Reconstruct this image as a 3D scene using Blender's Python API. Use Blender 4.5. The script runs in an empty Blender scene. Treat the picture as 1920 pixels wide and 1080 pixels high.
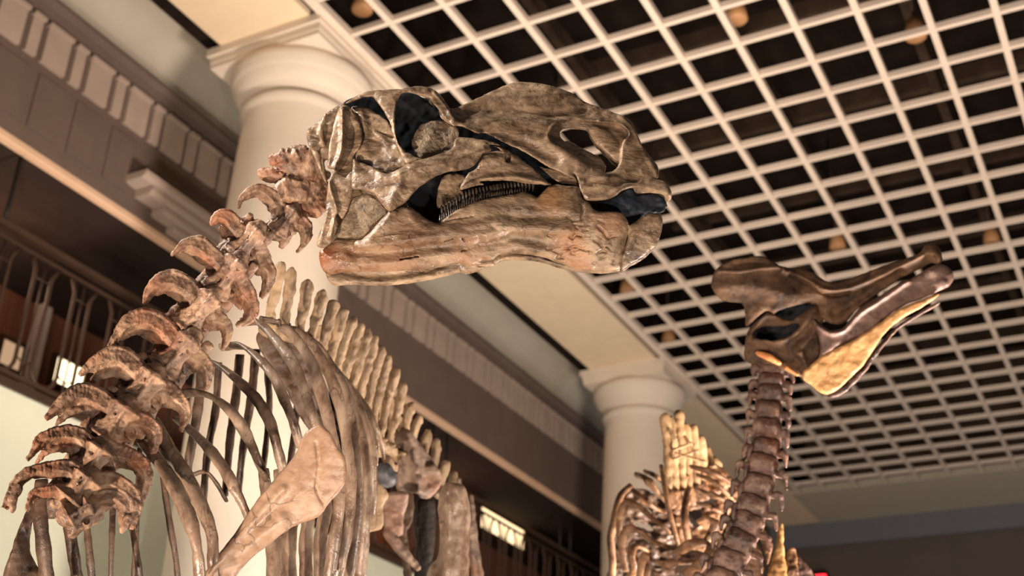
import bpy, math, random
import numpy as np
from mathutils import Matrix, Vector

C = bpy.context.scene.collection
SC = bpy.context.scene
PI = math.pi

# ------------------------------------------------------------------ camera
RC = np.array([[0.8833503119, 0.4671439105, 0.0383248398],
               [-0.1826016099, 0.4182896788, -0.8897698560],
               [-0.4316814549, 0.7789803024, 0.4547974874]])
FPX = 2344.28
CAM = np.array([0.0, 0.0, 1.6])
S = 0.6
GZ = 1.6 + 13.4059 * S            # height of the lattice ceiling

cd = bpy.data.cameras.new('camera')
cam = bpy.data.objects.new('camera', cd)
C.objects.link(cam)
m = Matrix(((RC[0][0], -RC[1][0], -RC[2][0], CAM[0]),
            (RC[0][1], -RC[1][1], -RC[2][1], CAM[1]),
            (RC[0][2], -RC[1][2], -RC[2][2], CAM[2]),
            (0, 0, 0, 1)))
cam.matrix_world = m
cd.sensor_width = 36.0
cd.lens = FPX / 1920 * 36.0
cd.clip_end = 200
cd.dof.use_dof = True
cd.dof.focus_distance = 3.42
cd.dof.aperture_fstop = cd.lens / 14.5
SC.camera = cam

SC.view_settings.view_transform = 'Standard'
SC.view_settings.look = 'None'
SC.view_settings.exposure = 0.0
SC.view_settings.gamma = 1.0
SC.view_settings.use_curve_mapping = False

w = bpy.data.worlds.new('world')
SC.world = w
w.use_nodes = True
w.node_tree.nodes['Background'].inputs[0].default_value = (0.62, 0.74, 1.0, 1)
w.node_tree.nodes['Background'].inputs[1].default_value = 0.075


def light(name, typ, loc, target, power, color, size=0.3, spot=None, blend=0.6):
    d = bpy.data.lights.new(name, typ)
    d.energy = power
    d.color = color
    if typ == 'AREA':
        d.shape = 'DISK'
        d.size = size
    else:
        d.shadow_soft_size = size
    if typ == 'SPOT':
        d.spot_size = math.radians(spot)
        d.spot_blend = blend
    o = bpy.data.objects.new(name, d)
    C.objects.link(o)
    o.location = loc
    v = Vector(target) - Vector(loc)
    o.rotation_euler = v.to_track_quat('-Z', 'Y').to_euler()
    return o


WARM = (1.0, 0.80, 0.60)
light('hall_uplight', 'AREA', (0.2, 6.6, 0.6), (-2.0, 10.0, 9.6), 1250, (1.0, 0.85, 0.73), 1.6)
light('hall_uplight', 'AREA', (3.5, 10.5, 0.6), (1.0, 15.0, 9.6), 110, (1.0, 0.84, 0.72), 1.6)
light('hall_uplight', 'AREA', (0.5, 19.0, 0.6), (-1.0, 24.5, 8.0), 110, (0.94, 0.95, 1.0), 1.6)
light('soffit_spot', 'SPOT', (-5.2, 3.2, 3.2), (-7.2, 8.6, 9.6), 900, (1.0, 0.84, 0.68), 0.3, 75)
light('column_spot', 'SPOT', (-4.6, 4.5, 0.5), (-7.3, 8.4, 5.2), 450, (1.0, 0.93, 0.86), 0.3, 45)
light('skull_key', 'SPOT', (-4.0, 0.2, 5.6), (-1.6, 2.6, 3.45), 1450, (1.0, 0.90, 0.79), 0.07, 27, .5)
light('floor_spot', 'SPOT', (-3.1, -0.2, 0.4), (-2.15, 2.4, 2.8), 880, (1.0, 0.78, 0.60), 0.10, 50)
light('jaw_spot', 'SPOT', (-0.9, 0.9, 0.3), (-1.6, 2.6, 3.2), 260, (1.0, 0.80, 0.64), 0.12, 36)
light('rib_spot', 'SPOT', (0.8, 1.4, 0.5), (-2.6, 3.9, 3.0), 560, (1.0, 0.86, 0.72), 0.10, 45)
light('crest_spot', 'SPOT', (0.8, 3.2, 0.3), (-1.3, 5.2, 3.8), 130, (1.0, 0.76, 0.52), 0.10, 44)
light('gallery_lamp_light', 'POINT', (-10.2, 7.2, 7.3), (0, 0, 0), 34, (1.0, 0.6, 0.38), 0.15)
light('gallery_lamp_light', 'POINT', (-10.2, 16.2, 7.3), (0, 0, 0), 25, (1.0, 0.6, 0.38), 0.15)
light('wall_wash', 'AREA', (-6.9, 8.5, 0.4), (-9.0, 8.5, 5.0), 520, (0.95, 1.0, 0.88), 1.0)


# ------------------------------------------------------------------ maths
def rays(x, y):
    x = np.asarray(x, float); y = np.asarray(y, float)
    a = np.stack([(x - 960) / FPX, (y - 540) / FPX, np.ones_like(x)], -1)
    d = a @ RC
    return d / np.linalg.norm(d, axis=-1, keepdims=True)


def at(x, y, D):
    return CAM + rays(x, y) * np.asarray(D, float)[..., None] if np.ndim(D) else CAM + rays(x, y) * D


def onplane(x, y, axis, v):
    d = rays(x, y)
    return CAM + d * (v - CAM[axis]) / d[axis]


def catmull(P, n=6, closed=False):
    P = np.asarray(P, float)
    N = len(P)
    out = []
    rng = range(N) if closed else range(N - 1)
    for i in rng:
        if closed:
            a, b, c, d = P[(i - 1) % N], P[i], P[(i + 1) % N], P[(i + 2) % N]
        else:
            a = P[i - 1] if i > 0 else 2 * P[0] - P[1]
            b, c = P[i], P[i + 1]
            d = P[i + 2] if i + 2 < N else 2 * P[-1] - P[-2]
        for k in range(n):
            t = k / n
            out.append(0.5 * ((2 * b) + (-a + c) * t + (2 * a - 5 * b + 4 * c - d) * t * t + (-a + 3 * b - 3 * c + d) * t ** 3))
    if not closed:
        out.append(P[-1])
    return np.array(out)


_lat = np.random.RandomState(7).rand(32, 32, 32)


def vnoise(x, y, z):
    x = x + 1000.3; y = y + 1000.7; z = z + 1000.1
    xi = np.floor(x).astype(int); yi = np.floor(y).astype(int); zi = np.floor(z).astype(int)
    fx = x - xi; fy = y - yi; fz = z - zi
    fx = fx * fx * (3 - 2 * fx); fy = fy * fy * (3 - 2 * fy); fz = fz * fz * (3 - 2 * fz)
    r = 0
    for a in (0, 1):
        for b in (0, 1):
            for c in (0, 1):
                wgt = (fx if a else 1 - fx) * (fy if b else 1 - fy) * (fz if c else 1 - fz)
                r = r + wgt * _lat[(xi + a) & 31, (yi + b) & 31, (zi + c) & 31]
    return r * 2 - 1


# ------------------------------------------------------------------ object helpers
def tag(o, label=None, cat=None, group=None, kind=None):
    if label: o['label'] = label
    if cat: o['category'] = cat
    if group: o['group'] = group
    if kind: o['kind'] = kind
    return o


def empty(name, loc, label, cat, group=None):
    o = bpy.data.objects.new(name, None)
    C.objects.link(o)
    o.location = loc
    o.empty_display_size = 0.1
    return tag(o, label, cat, group)


def world_of(o):
    v = Vector((0, 0, 0))
    while o is not None:
        v = v + Vector(o.location); o = o.parent
    return v


def link(name, me, mat, parent=None, smooth=True):
    """mesh given in world coordinates; its origin is moved to its own centre"""
    n = len(me.vertices)
    co = np.empty(n * 3, np.float32)
    me.vertices.foreach_get('co', co)
    co = co.reshape(-1, 3)
    ctr = (co.min(0) + co.max(0)) / 2
    me.vertices.foreach_set('co', (co - ctr).ravel())
    if smooth:
        me.polygons.foreach_set('use_smooth', [True] * len(me.polygons))
    me.update()
    o = bpy.data.objects.new(name, me)
    C.objects.link(o)
    if mat: me.materials.append(mat)
    if parent is not None:
        o.location = Vector(ctr.tolist()) - world_of(parent)
        o.parent = parent
    else:
        o.location = ctr.tolist()
    return o


def npmesh(name, V, Q):
    me = bpy.data.meshes.new(name)
    V = np.asarray(V, np.float32); Q = np.asarray(Q, np.int32)
    me.vertices.add(len(V)); me.vertices.foreach_set('co', V.ravel())
    k = Q.shape[1]
    me.loops.add(Q.size); me.loops.foreach_set('vertex_index', Q.ravel())
    me.polygons.add(len(Q))
    me.polygons.foreach_set('loop_start', np.arange(len(Q), dtype=np.int32) * k)
    me.polygons.foreach_set('loop_total', np.full(len(Q), k, np.int32))
    me.update(calc_edges=True)
    return me


class MB:
    """collects simple solids, builds ONE mesh"""
    def __init__(s): s.v = []; s.f = []

    def box(s, a, b):
        n = len(s.v)
        x0, y0, z0 = a; x1, y1, z1 = b
        s.v += [(x0, y0, z0), (x1, y0, z0), (x1, y1, z0), (x0, y1, z0), (x0, y0, z1), (x1, y0, z1), (x1, y1, z1), (x0, y1, z1)]
        s.f += [tuple(n + i for i in q) for q in ((3, 2, 1, 0), (4, 5, 6, 7), (0, 1, 5, 4), (1, 2, 6, 5), (2, 3, 7, 6), (3, 0, 4, 7))]
        return s

    def prof(s, pts, y0, y1):
        """closed X-Z profile swept along Y"""
        n = len(s.v); k = len(pts)
        for y in (y0, y1):
            s.v += [(p[0], y, p[1]) for p in pts]
        s.f += [(n + i, n + (i + 1) % k, n + k + (i + 1) % k, n + k + i) for i in range(k)]
        s.f += [tuple(n + i for i in range(k))[::-1], tuple(n + k + i for i in range(k))]
        return s

    def lathe(s, cx, cy, pts, seg=64):
        n = len(s.v)
        for r, z in pts:
            for i in range(seg):
                a = 2 * PI * i / seg
                s.v.append((cx + r * math.cos(a), cy + r * math.sin(a), z))
        for j in range(len(pts) - 1):
            for i in range(seg):
                s.f.append((n + j * seg + i, n + j * seg + (i + 1) % seg, n + (j + 1) * seg + (i + 1) % seg, n + (j + 1) * seg + i))
        s.f.append(tuple(n + i for i in range(seg))[::-1])
        s.f.append(tuple(n + (len(pts) - 1) * seg + i for i in range(seg)))
        return s

    def tube(s, pts, rad, seg=10, flat=1.0, up=None, noise=0.0, cap=True):
        P = np.asarray(pts, float)
        R = np.full(len(P), rad, float) if np.ndim(rad) == 0 else np.asarray(rad, float)
        T = np.gradient(P, axis=0); T /= np.linalg.norm(T, axis=1)[:, None] + 1e-9
        u = np.array(up if up is not None else (0.3, 0.5, 0.8), float)
        n = len(s.v)
        for i in range(len(P)):
            a = u - T[i] * (u @ T[i]); a /= np.linalg.norm(a) + 1e-9
            b = np.cross(T[i], a)
            for k in range(seg):
                t = 2 * PI * k / seg
                r = R[i] * (1 + (noise * math.sin(i * 1.7 + k * 2.3) if noise else 0))
                q = P[i] + a * math.cos(t) * r + b * math.sin(t) * r * flat
                s.v.append(tuple(q))
            if up is None: u = a
        L = len(P)
        for j in range(L - 1):
            for k in range(seg):
                s.f.append((n + j * seg + k, n + j * seg + (k + 1) % seg, n + (j + 1) * seg + (k + 1) % seg, n + (j + 1) * seg + k))
        if cap:
            s.f.append(tuple(n + k for k in range(seg))[::-1])
            s.f.append(tuple(n + (L - 1) * seg + k for k in range(seg)))
        return s

    def build(s, name, mat, parent=None, smooth=False):
        me = bpy.data.meshes.new(name)
        me.from_pydata(s.v, [], s.f)
        me.update()
        return link(name, me, mat, parent, smooth)


# ------------------------------------------------------------------ implicit surfaces
def seg_d(X, Y, a, b):
    ax, ay = a; bx, by = b
    dx, dy = bx - ax, by - ay
    t = np.clip(((X - ax) * dx + (Y - ay) * dy) / (dx * dx + dy * dy + 1e-9), 0, 1)
    return np.hypot(X - ax - t * dx, Y - ay - t * dy)


def poly_d(X, Y, P):
    """signed distance to polygon, negative inside"""
    d = np.full(X.shape, 1e9); ins = np.zeros(X.shape, bool)
    n = len(P)
    for i in range(n):
        a, b = P[i], P[(i + 1) % n]
        d = np.minimum(d, seg_d(X, Y, a, b))
        c = (a[1] > Y) != (b[1] > Y)
        with np.errstate(divide='ignore', invalid='ignore'):
            xx = (b[0] - a[0]) * (Y - a[1]) / (b[1] - a[1] + 1e-12) + a[0]
        ins ^= c & (X < xx)
    return np.where(ins, -d, d)


def line_d(X, Y, P):
    d = np.full(X.shape, 1e9)
    for i in range(len(P) - 1):
        d = np.minimum(d, seg_d(X, Y, P[i], P[i + 1]))
    return d


def smin(a, b, k):
    h = np.clip(0.5 + 0.5 * (b - a) / k, 0, 1)
    return b + (a - b) * h - k * h * (1 - h)


def smax(a, b, k): return -smin(-a, -b, k)


def snets(V, org, h):
    s = V < 0
    nx, ny, nz = V.shape
    c = [s[i:nx - 1 + i, j:ny - 1 + j, k:nz - 1 + k] for i in (0, 1) for j in (0, 1) for k in (0, 1)]
    al = c[0].copy(); an = c[0].copy()
    for q in c[1:]: al &= q; an |= q
    mixed = an & ~al
    I, J, K = np.nonzero(mixed)
    idx = np.full(mixed.shape, -1, np.int32); idx[I, J, K] = np.arange(len(I))
    off = [(i, j, k) for i in (0, 1) for j in (0, 1) for k in (0, 1)]
    vals = np.stack([V[I + o[0], J + o[1], K + o[2]] for o in off], 1)
    acc = np.zeros((len(I), 3)); cnt = np.zeros(len(I))
    for p in range(8):
        for q in range(p + 1, 8):
            if sum(abs(off[p][t] - off[q][t]) for t in range(3)) != 1: continue
            a = vals[:, p]; b = vals[:, q]
            cr = (a < 0) != (b < 0)
            t = np.where(cr, a / np.where(cr, a - b, 1), 0)
            pos = np.array(off[p])[None] + t[:, None] * (np.array(off[q]) - np.array(off[p]))[None]
            acc += pos * cr[:, None]; cnt += cr
    P = (np.stack([I, J, K], 1) + acc / cnt[:, None]) * h + np.array(org)
    Q = []
    for ax in range(3):
        a = np.moveaxis(s, ax, 0); idm = np.moveaxis(idx, ax, 0)
        cr = a[:-1, 1:-1, 1:-1] != a[1:, 1:-1, 1:-1]
        i, j, k = np.nonzero(cr)
        neg = a[:-1, 1:-1, 1:-1][i, j, k]
        q = np.stack([idm[i, j, k], idm[i, j + 1, k], idm[i, j + 1, k + 1], idm[i, j, k + 1]], 1)
        if ax == 1: neg = ~neg
        q = np.where(neg[:, None], q, q[:, ::-1])
        Q.append(q)
    return P, np.concatenate(Q)


def rbf(cp):
    cp = np.array(cp, float)
    X = cp[:, :2] / 100; n = len(X)
    r = np.linalg.norm(X[:, None] - X[None], axis=2)
    phi = np.where(r > 0, r * r * np.log(r + 1e-12), 0) + np.eye(n) * 0.02
    A = np.zeros((n + 3, n + 3)); A[:n, :n] = phi
    A[:n, n] = 1; A[:n, n + 1:] = X; A[n, :n] = 1; A[n + 1:, :n] = X.T
    sol = np.linalg.solve(A, np.r_[cp[:, 2], 0, 0, 0])
    def f(x, y):
        x = np.asarray(x) / 100; y = np.asarray(y) / 100
        o = sol[n] + sol[n + 1] * x + sol[n + 2] * y
        for i in range(n):
            rr = np.hypot(x - X[i, 0], y - X[i, 1])
            o = o + sol[i] * rr * rr * np.log(rr + 1e-12)
        return o
    return f


def sdf(prims, cell, pad=10, k=4.0, noise=(0, 20), rough=None):
    """prims in pixel-sized units (x right, y down, z towards the viewer)"""
    lo = np.array([1e9] * 3); hi = -lo
    for p in prims:
        if p['op'] == 'U':
            lo = np.minimum(lo, p['lo']); hi = np.maximum(hi, p['hi'])
    lo = lo - pad; hi = hi + pad
    n = np.ceil((hi - lo) / cell).astype(int) + 1
    gx, gy, gz = [lo[i] + np.arange(n[i]) * cell for i in range(3)]
    V = np.full(n, 50.0)
    for p in prims:
        kk = p.get('k', k)
        a = np.maximum(((p['lo'] - kk * 2 - 3 - lo) / cell).astype(int), 0)
        b = np.minimum(np.ceil((p['hi'] + kk * 2 + 3 - lo) / cell).astype(int) + 1, n)
        if (b <= a).any(): continue
        sx, sy, sz = gx[a[0]:b[0]], gy[a[1]:b[1]], gz[a[2]:b[2]]
        d = p['f'](sx, sy, sz)
        sub = V[a[0]:b[0], a[1]:b[1], a[2]:b[2]]
        if p['op'] == 'U': r = smin(sub, d, kk)
        else: r = smax(sub, -d, kk)
        V[a[0]:b[0], a[1]:b[1], a[2]:b[2]] = r
    if noise[0]:
        near = np.abs(V) < noise[0] * 3 + cell * 2
        I, J, K = np.nonzero(near)
        x, y, z = gx[I], gy[J], gz[K]
        s = noise[1]
        nn = vnoise(x / s, y / s, z / s) + 0.5 * vnoise(x / s * 2.3, y / s * 2.3, z / s * 2.3) + 0.25 * vnoise(x / s * 5, y / s * 5, z / s * 5)
        V[I, J, K] += nn * noise[0]
    return snets(V, lo, cell)


def cap(a, b, ra, rb=None, q=(1, 1, 1), op='U', k=None):
    a = np.array(a, float); b = np.array(b, float)
    if len(a) == 2: a = np.r_[a, 0]
    if len(b) == 2: b = np.r_[b, 0]
    rb = ra if rb is None else rb
    q = np.array(q, float); rm = max(ra, rb)

    def f(sx, sy, sz):
        X = sx[:, None, None]; Y = sy[None, :, None]; Z = sz[None, None, :]
        ab = b - a
        t = np.clip(((X - a[0]) * ab[0] + (Y - a[1]) * ab[1] + (Z - a[2]) * ab[2]) / (ab @ ab + 1e-9), 0, 1)
        ox = (X - a[0] - t * ab[0]) / q[0]; oy = (Y - a[1] - t * ab[1]) / q[1]; oz = (Z - a[2] - t * ab[2]) / q[2]
        return (np.sqrt(ox * ox + oy * oy + oz * oz) - (ra + (rb - ra) * t)) * q.min()
    p = dict(op=op, f=f, lo=np.minimum(a, b) - rm * q, hi=np.maximum(a, b) + rm * q)
    if k: p['k'] = k
    return p


def path(pts, r, q=(1, 1, 1), op='U', k=None, n=4):
    pts = [tuple(p) + ((0,) if len(p) == 2 else ()) for p in pts]
    r = [r] * len(pts) if np.ndim(r) == 0 else r
    P = catmull(np.c_[np.array(pts, float), np.array(r, float)], n) if len(pts) > 2 else np.c_[np.array(pts, float), np.array(r, float)]
    return [cap(P[i][:3], P[i + 1][:3], max(P[i][3], .5), max(P[i + 1][3], .5), q, op, k) for i in range(len(P) - 1)]


def plate(P, zc=0.0, t=4.0, rnd=4.0, holes=(), ridges=(), deps=(), smooth=True, op='U', k=None, tilt=None, edge=0.0, wr=(0, 10)):
    """a curved plate: outline P, centre surface zc(x,y), half thickness t"""
    P = np.array(P, float)
    if smooth: P = catmull(P, 4, True)
    H = [catmull(h, 4, True) for h in holes]
    D = [(catmull(h, 4, True), a, s) for h, a, s in deps]
    cache = {}

    def surf(X, Y):
        z = zc(X, Y) if callable(zc) else np.full(X.shape, float(zc))
        for pl, amp, wid in ridges:
            pl = catmull(pl, 4) if len(pl) > 2 else pl
            z = z + amp * np.exp(-(line_d(X, Y, pl) / wid) ** 2)
        for h, a, s in D:
            d = poly_d(X, Y, h)
            u = np.clip(-d / s, 0, 1); z = z - a * u * u * (3 - 2 * u)
        if wr[0]:
            z = z + wr[0] * (vnoise(X / wr[1] * .5, Y / wr[1], X * 0 + 3.3) + .5 * vnoise(X / wr[1] * 1.3, Y / wr[1] * 2.4, X * 0 + 9.3))
        return z

    def f(sx, sy, sz):
        X, Y = np.meshgrid(sx, sy, indexing='ij')
        d2 = poly_d(X, Y, P)
        for h in H: d2 = smax(d2, -poly_d(X, Y, h), 2.0)
        z = surf(X, Y)
        if edge: z = z - edge * np.exp(np.minimum(d2, 0) / (rnd * 1.5))
        dz = np.abs(sz[None, None, :] - z[:, :, None]) - t
        return smax(np.broadcast_to(d2[:, :, None], dz.shape), dz, rnd)
    gx = np.linspace(P[:, 0].min(), P[:, 0].max(), 25); gy = np.linspace(P[:, 1].min(), P[:, 1].max(), 25)
    X, Y = np.meshgrid(gx, gy)
    ins = poly_d(X, Y, P) < 8
    z = surf(X, Y)[ins] if ins.any() else surf(X, Y)
    p = dict(op=op, f=f, lo=np.array([P[:, 0].min(), P[:, 1].min(), z.min() - t - 3 - edge]), hi=np.array([P[:, 0].max(), P[:, 1].max(), z.max() + t + 3]))
    if k: p['k'] = k
    return p


def mapD(D, slope=(0, 0), ref=(0, 0)):
    """pixel frame -> world, at depth D (optionally receding across the bone)"""
    def f(V):
        d = D + (V[:, 0] - ref[0]) * slope[0] + (V[:, 1] - ref[1]) * slope[1] - V[:, 2] * D / FPX
        return CAM + rays(V[:, 0], V[:, 1]) * d[:, None]
    return f


def bone(name, prims, cell, mapper, mat, parent, noise=(0, 20), k=4.0, label=None):
    V, Q = sdf(prims, cell, k=k, noise=noise)
    W = mapper(V)
    o = link(name, npmesh(name, W, Q[:, ::-1] if FLIP else Q), mat, parent)
    if label: o['label'] = label
    return o


FLIP = True


# ------------------------------------------------------------------ materials
class NT:
    def __init__(s, name):
        s.m = bpy.data.materials.new(name); s.m.use_nodes = True
        s.t = s.m.node_tree; s.b = s.t.nodes['Principled BSDF']
        s.co = s.t.nodes.new('ShaderNodeNewGeometry').outputs['Position']

    def n(s, typ, **kw):
        o = s.t.nodes.new(typ)
        for k, v in kw.items():
            if hasattr(o, k): setattr(o, k, v)
            else: o.inputs[k].default_value = v
        return o

    def l(s, a, b): s.t.links.new(a, b)

    def noise(s, scale, detail=5, rough=.6, vec=None, dist=0.0):
        o = s.n('ShaderNodeTexNoise'); o.inputs['Scale'].default_value = scale
        o.inputs['Detail'].default_value = detail; o.inputs['Roughness'].default_value = rough
        o.inputs['Distortion'].default_value = dist
        s.l(vec or s.co, o.inputs['Vector']); return o.outputs['Fac']

    def ramp(s, fac, stops):
        r = s.n('ShaderNodeValToRGB'); e = r.color_ramp.elements
        while len(e) < len(stops): e.new(0.5)
        for i, (p, c) in enumerate(stops):
            e[i].position = p; e[i].color = (*c, 1) if len(c) == 3 else c
        s.l(fac, r.inputs[0]); return r.outputs[0]

    def mix(s, fac, a, b, typ='MIX'):
        x = s.n('ShaderNodeMix', data_type='RGBA', blend_type=typ)
        if isinstance(fac, (int, float)): x.inputs[0].default_value = fac
        else: s.l(fac, x.inputs[0])
        for v, i in ((a, 6), (b, 7)):
            if isinstance(v, tuple): x.inputs[i].default_value = (*v, 1)
            else: s.l(v, x.inputs[i])
        return x.outputs[2]

    def bump(s, h, strength, dist=.01, normal=None):
        o = s.n('ShaderNodeBump'); o.inputs['Strength'].default_value = strength; o.inputs['Distance'].default_value = dist
        s.l(h, o.inputs['Height'])
        if normal: s.l(normal, o.inputs['Normal'])
        return o.outputs[0]


def lin(c):
    """sRGB 0-255 -> linear"""
    return tuple(((v / 255 + 0.055) / 1.055) ** 2.4 if v / 255 > 0.04045 else v / 255 / 12.92 for v in c)


def plain(name, col, rough=.7, spec=.3, var=.08, scale=3.0, metal=0.0):
    t = NT(name); c = lin(col)
    f = t.noise(scale)
    t.l(t.ramp(f, [(.3, tuple(v * (1 - var) for v in c)), (.7, tuple(min(1, v * (1 + var)) for v in c))]), t.b.inputs['Base Color'])
    t.b.inputs['Roughness'].default_value = rough
    t.b.inputs['Specular IOR Level'].default_value = spec
    t.b.inputs['Metallic'].default_value = metal
    return t.m


def emis(name, col, strength):
    t = NT(name)
    t.b.inputs['Base Color'].default_value = (0, 0, 0, 1)
    t.b.inputs['Emission Color'].default_value = (*col, 1)
    t.b.inputs['Emission Strength'].default_value = strength
    return t.m


def bone_mat(name, dark, mid, light_, rust=None, rough=.38, scale=14, bumpy=.5, rustamt=.62, stains=(), stretch=None, dark_amt=.36, fine=90):
    t = NT(name)
    vec = t.co
    if stretch:
        mp = t.n('ShaderNodeMapping'); mp.inputs['Scale'].default_value = stretch
        t.l(t.co, mp.inputs[0]); vec = mp.outputs[0]
    n1 = t.noise(scale, 6, .62, vec, .4)
    n2 = t.noise(scale * 2.7, 5, .6, vec, .3)
    col = t.ramp(n1, [(dark_amt, lin(dark)), (.50, lin(mid)), (.66, lin(light_))])
    if rust:
        f = t.ramp(t.noise(scale * .6, 4, .6), [(rustamt - .1, (0, 0, 0)), (rustamt + .1, (1, 1, 1))])
        col = t.mix(f, col, lin(rust))
    col = t.mix(.35, col, t.ramp(n2, [(.35, lin(dark)), (.6, lin(light_))]))
    for ctr, rad, sc in stains:
        d = t.n('ShaderNodeVectorMath', operation='DISTANCE'); t.l(t.co, d.inputs[0]); d.inputs[1].default_value = tuple(ctr)
        a = t.n('ShaderNodeMath', operation='MULTIPLY_ADD'); t.l(t.noise(22), a.inputs[0]); a.inputs[1].default_value = rad * .9
        t.l(d.outputs['Value'], a.inputs[2])
        mr = t.n('ShaderNodeMapRange'); t.l(a.outputs[0], mr.inputs[0])
        mr.inputs[1].default_value = rad * 1.7; mr.inputs[2].default_value = rad * .75
        mr.inputs[3].default_value = 0; mr.inputs[4].default_value = .55
        col = t.mix(mr.outputs[0], col, lin(sc))
    # thin dark cracks
    vo = t.n('ShaderNodeTexVoronoi', feature='DISTANCE_TO_EDGE'); vo.inputs['Scale'].default_value = scale * 1.3
    dv = t.n('ShaderNodeVectorMath', operation='MULTIPLY_ADD')
    nn = t.n('ShaderNodeTexNoise'); nn.inputs['Scale'].default_value = scale * 1.5; nn.inputs['Detail'].default_value = 4
    t.l(vec, nn.inputs['Vector'])
    t.l(nn.outputs['Color'], dv.inputs[0]); dv.inputs[1].default_value = (.12, .12, .12); t.l(vec, dv.inputs[2])
    t.l(dv.outputs[0], vo.inputs['Vector'])
    cr = t.ramp(vo.outputs['Distance'], [(.0, (0, 0, 0)), (.03, (1, 1, 1))])
    gate = t.ramp(t.noise(scale * .8, 3), [(.48, (1, 1, 1)), (.56, (0, 0, 0))])
    crk = t.mix(gate, cr, (1, 1, 1))
    crk = t.mix(gate, cr, (1.0, 1.0, 1.0))
    t.l(t.mix(.55, col, t.mix(1.0, col, crk, 'MULTIPLY')), t.b.inputs['Base Color'])
    rr = t.ramp(n2, [(.3, (rough - .08,) * 3), (.7, (rough + .18,) * 3)])
    t.l(rr, t.b.inputs['Roughness'])
    t.b.inputs['Specular IOR Level'].default_value = .5
    b1 = t.bump(t.noise(fine, 6, .7, vec), bumpy * .5, .004)
    b2 = t.bump(n2, bumpy, .012, b1)
    b3 = t.bump(crk, bumpy * .5, .002, b2)
    t.l(b3, t.b.inputs['Normal'])
    return t.m


M = {}
M['cream'] = plain('cream_plaster', (222, 205, 184), .75, .25, .04)
M['column'] = plain('column_paint', (218, 202, 184), .6, .3, .03)
M['soffit'] = plain('cream_soffit', (232, 208, 176), .8, .2, .04)
M['grid'] = plain('painted_lattice_metal', (226, 206, 188), .5, .4, .05)
M['void'] = plain('black_plenum', (36, 28, 23), .95, .05, .35, 2.0)
M['duct'] = plain('dark_duct_metal', (70, 54, 42), .8, .2, .3)
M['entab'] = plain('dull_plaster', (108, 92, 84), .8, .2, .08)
M['pale_block'] = plain('pale_plaster', (176, 156, 142), .75, .2, .08)
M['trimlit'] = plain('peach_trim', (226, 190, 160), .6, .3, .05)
M['green'] = plain('pale_green_panel', (226, 228, 206), .7, .3, .02)
M['iron'] = plain('brown_wrought_iron', (64, 46, 35), .5, .4, .1)
M['gwall'] = plain('gallery_brown_wall', (120, 78, 58), .85, .2, .12)
M['gceil'] = plain('gallery_dark_ceiling', (52, 42, 38), .9, .1, .1)
M['endwall'] = plain('grey_brown_wall', (100, 88, 80), .85, .2, .04)
M['endcap'] = plain('grey_soffit', (186, 174, 154), .85, .2, .04)
M['post'] = plain('grey_window_post', (200, 186, 174), .6, .3, .05)
M['floor'] = plain('hall_floor', (110, 92, 76), .5, .3, .1)
M['steel'] = plain('black_steel', (24, 22, 22), .5, .4, .05)
M['brass'] = plain('tan_lamp_metal', (190, 140, 96), .45, .4, .1)
M['lamp'] = emis('gallery_window_light', (1.0, .80, .50), 3.2)
M['lampdim'] = emis('gallery_window_light_dim', (1.0, .62, .36), .55)
M['lampbox'] = emis('hung_light_box', (1.0, .72, .40), 2.0)
M['red'] = emis('red_sign_light', (1.0, .02, .03), 4.0)
M['core'] = plain('painted_shade', (26, 28, 33), .85, .2, .2, 20)  # near-black that paints the shade inside the skulls

# ------------------------------------------------------------------ setting
XE = -6.55            # lattice edge beside the colonnade
YE = 24.22            # far end of the lattice
XB = -7.86            # inner edge of the beam over the columns

fl = MB().box((-12, -6, -0.1), (16, 30, 0)).build('floor', M['floor']); tag(fl, kind='structure')
g = MB()
H1 = GZ + .075
ys0 = -3.0
for k in range(-5, 24):
    kk = -5.05 if k == -5 else k
    x = (kk - 4.9928) * S
    g.box((x - .033, ys0, GZ), (x + .033, YE, H1))
g.box((XE - .055, ys0, GZ - .01), (XE + .055, YE, H1))
for j in range(-12, 24):
    y = (j + 16.5358) * S
    if j > 23: break
    g.box((XE, y - .026, GZ + .008), (12.0, y + .026, H1))
go = g.build('trim_1', M['grid']); tag(go, kind='structure')
ce = MB().box((-8.2, -6, 12.4), (13, 26.8, 12.6)).box((-8.2, -6, GZ + .2), (XE - .6, 26.8, 12.4)).build('ceiling', M['void']); tag(ce, kind='structure')
# beam over the colonnade, its soffit in bays, and the far flat soffit
s_ = MB()
s_.box((XB, -6, GZ + .03), (XE - .17, 26.6, GZ + .10))
sf = s_.build('trim_2', M['soffit']); tag(sf, kind='structure')
e_ = MB().box((XE - .17, YE + .03, GZ + .01), (13, 26.55, 9.8)).build('trim_3', M['endcap']); tag(e_, kind='structure')
e_ = MB().box((-11.5, 26.5, 0), (13, 26.8, 12.5)).build('wall_back', M['endwall']); tag(e_, kind='structure')
mw = MB()
mw.box((XE, 24.9, 9.8), (13, 25.1, 12.4))
e_ = mw.build('trim_4', M['duct']); tag(e_, kind='structure')
e_ = MB().box((XB, 26.38, 9.16), (13, 26.5, GZ + .01)).build('trim_5', plain('bluish_grey_band', (112, 114, 120), .7, .3, .03)); tag(e_, kind='structure')
e_ = MB().box((12.8, -6, 0), (13, 26.8, 12.5)).build('wall_right', M['endwall']); tag(e_, kind='structure')

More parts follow.
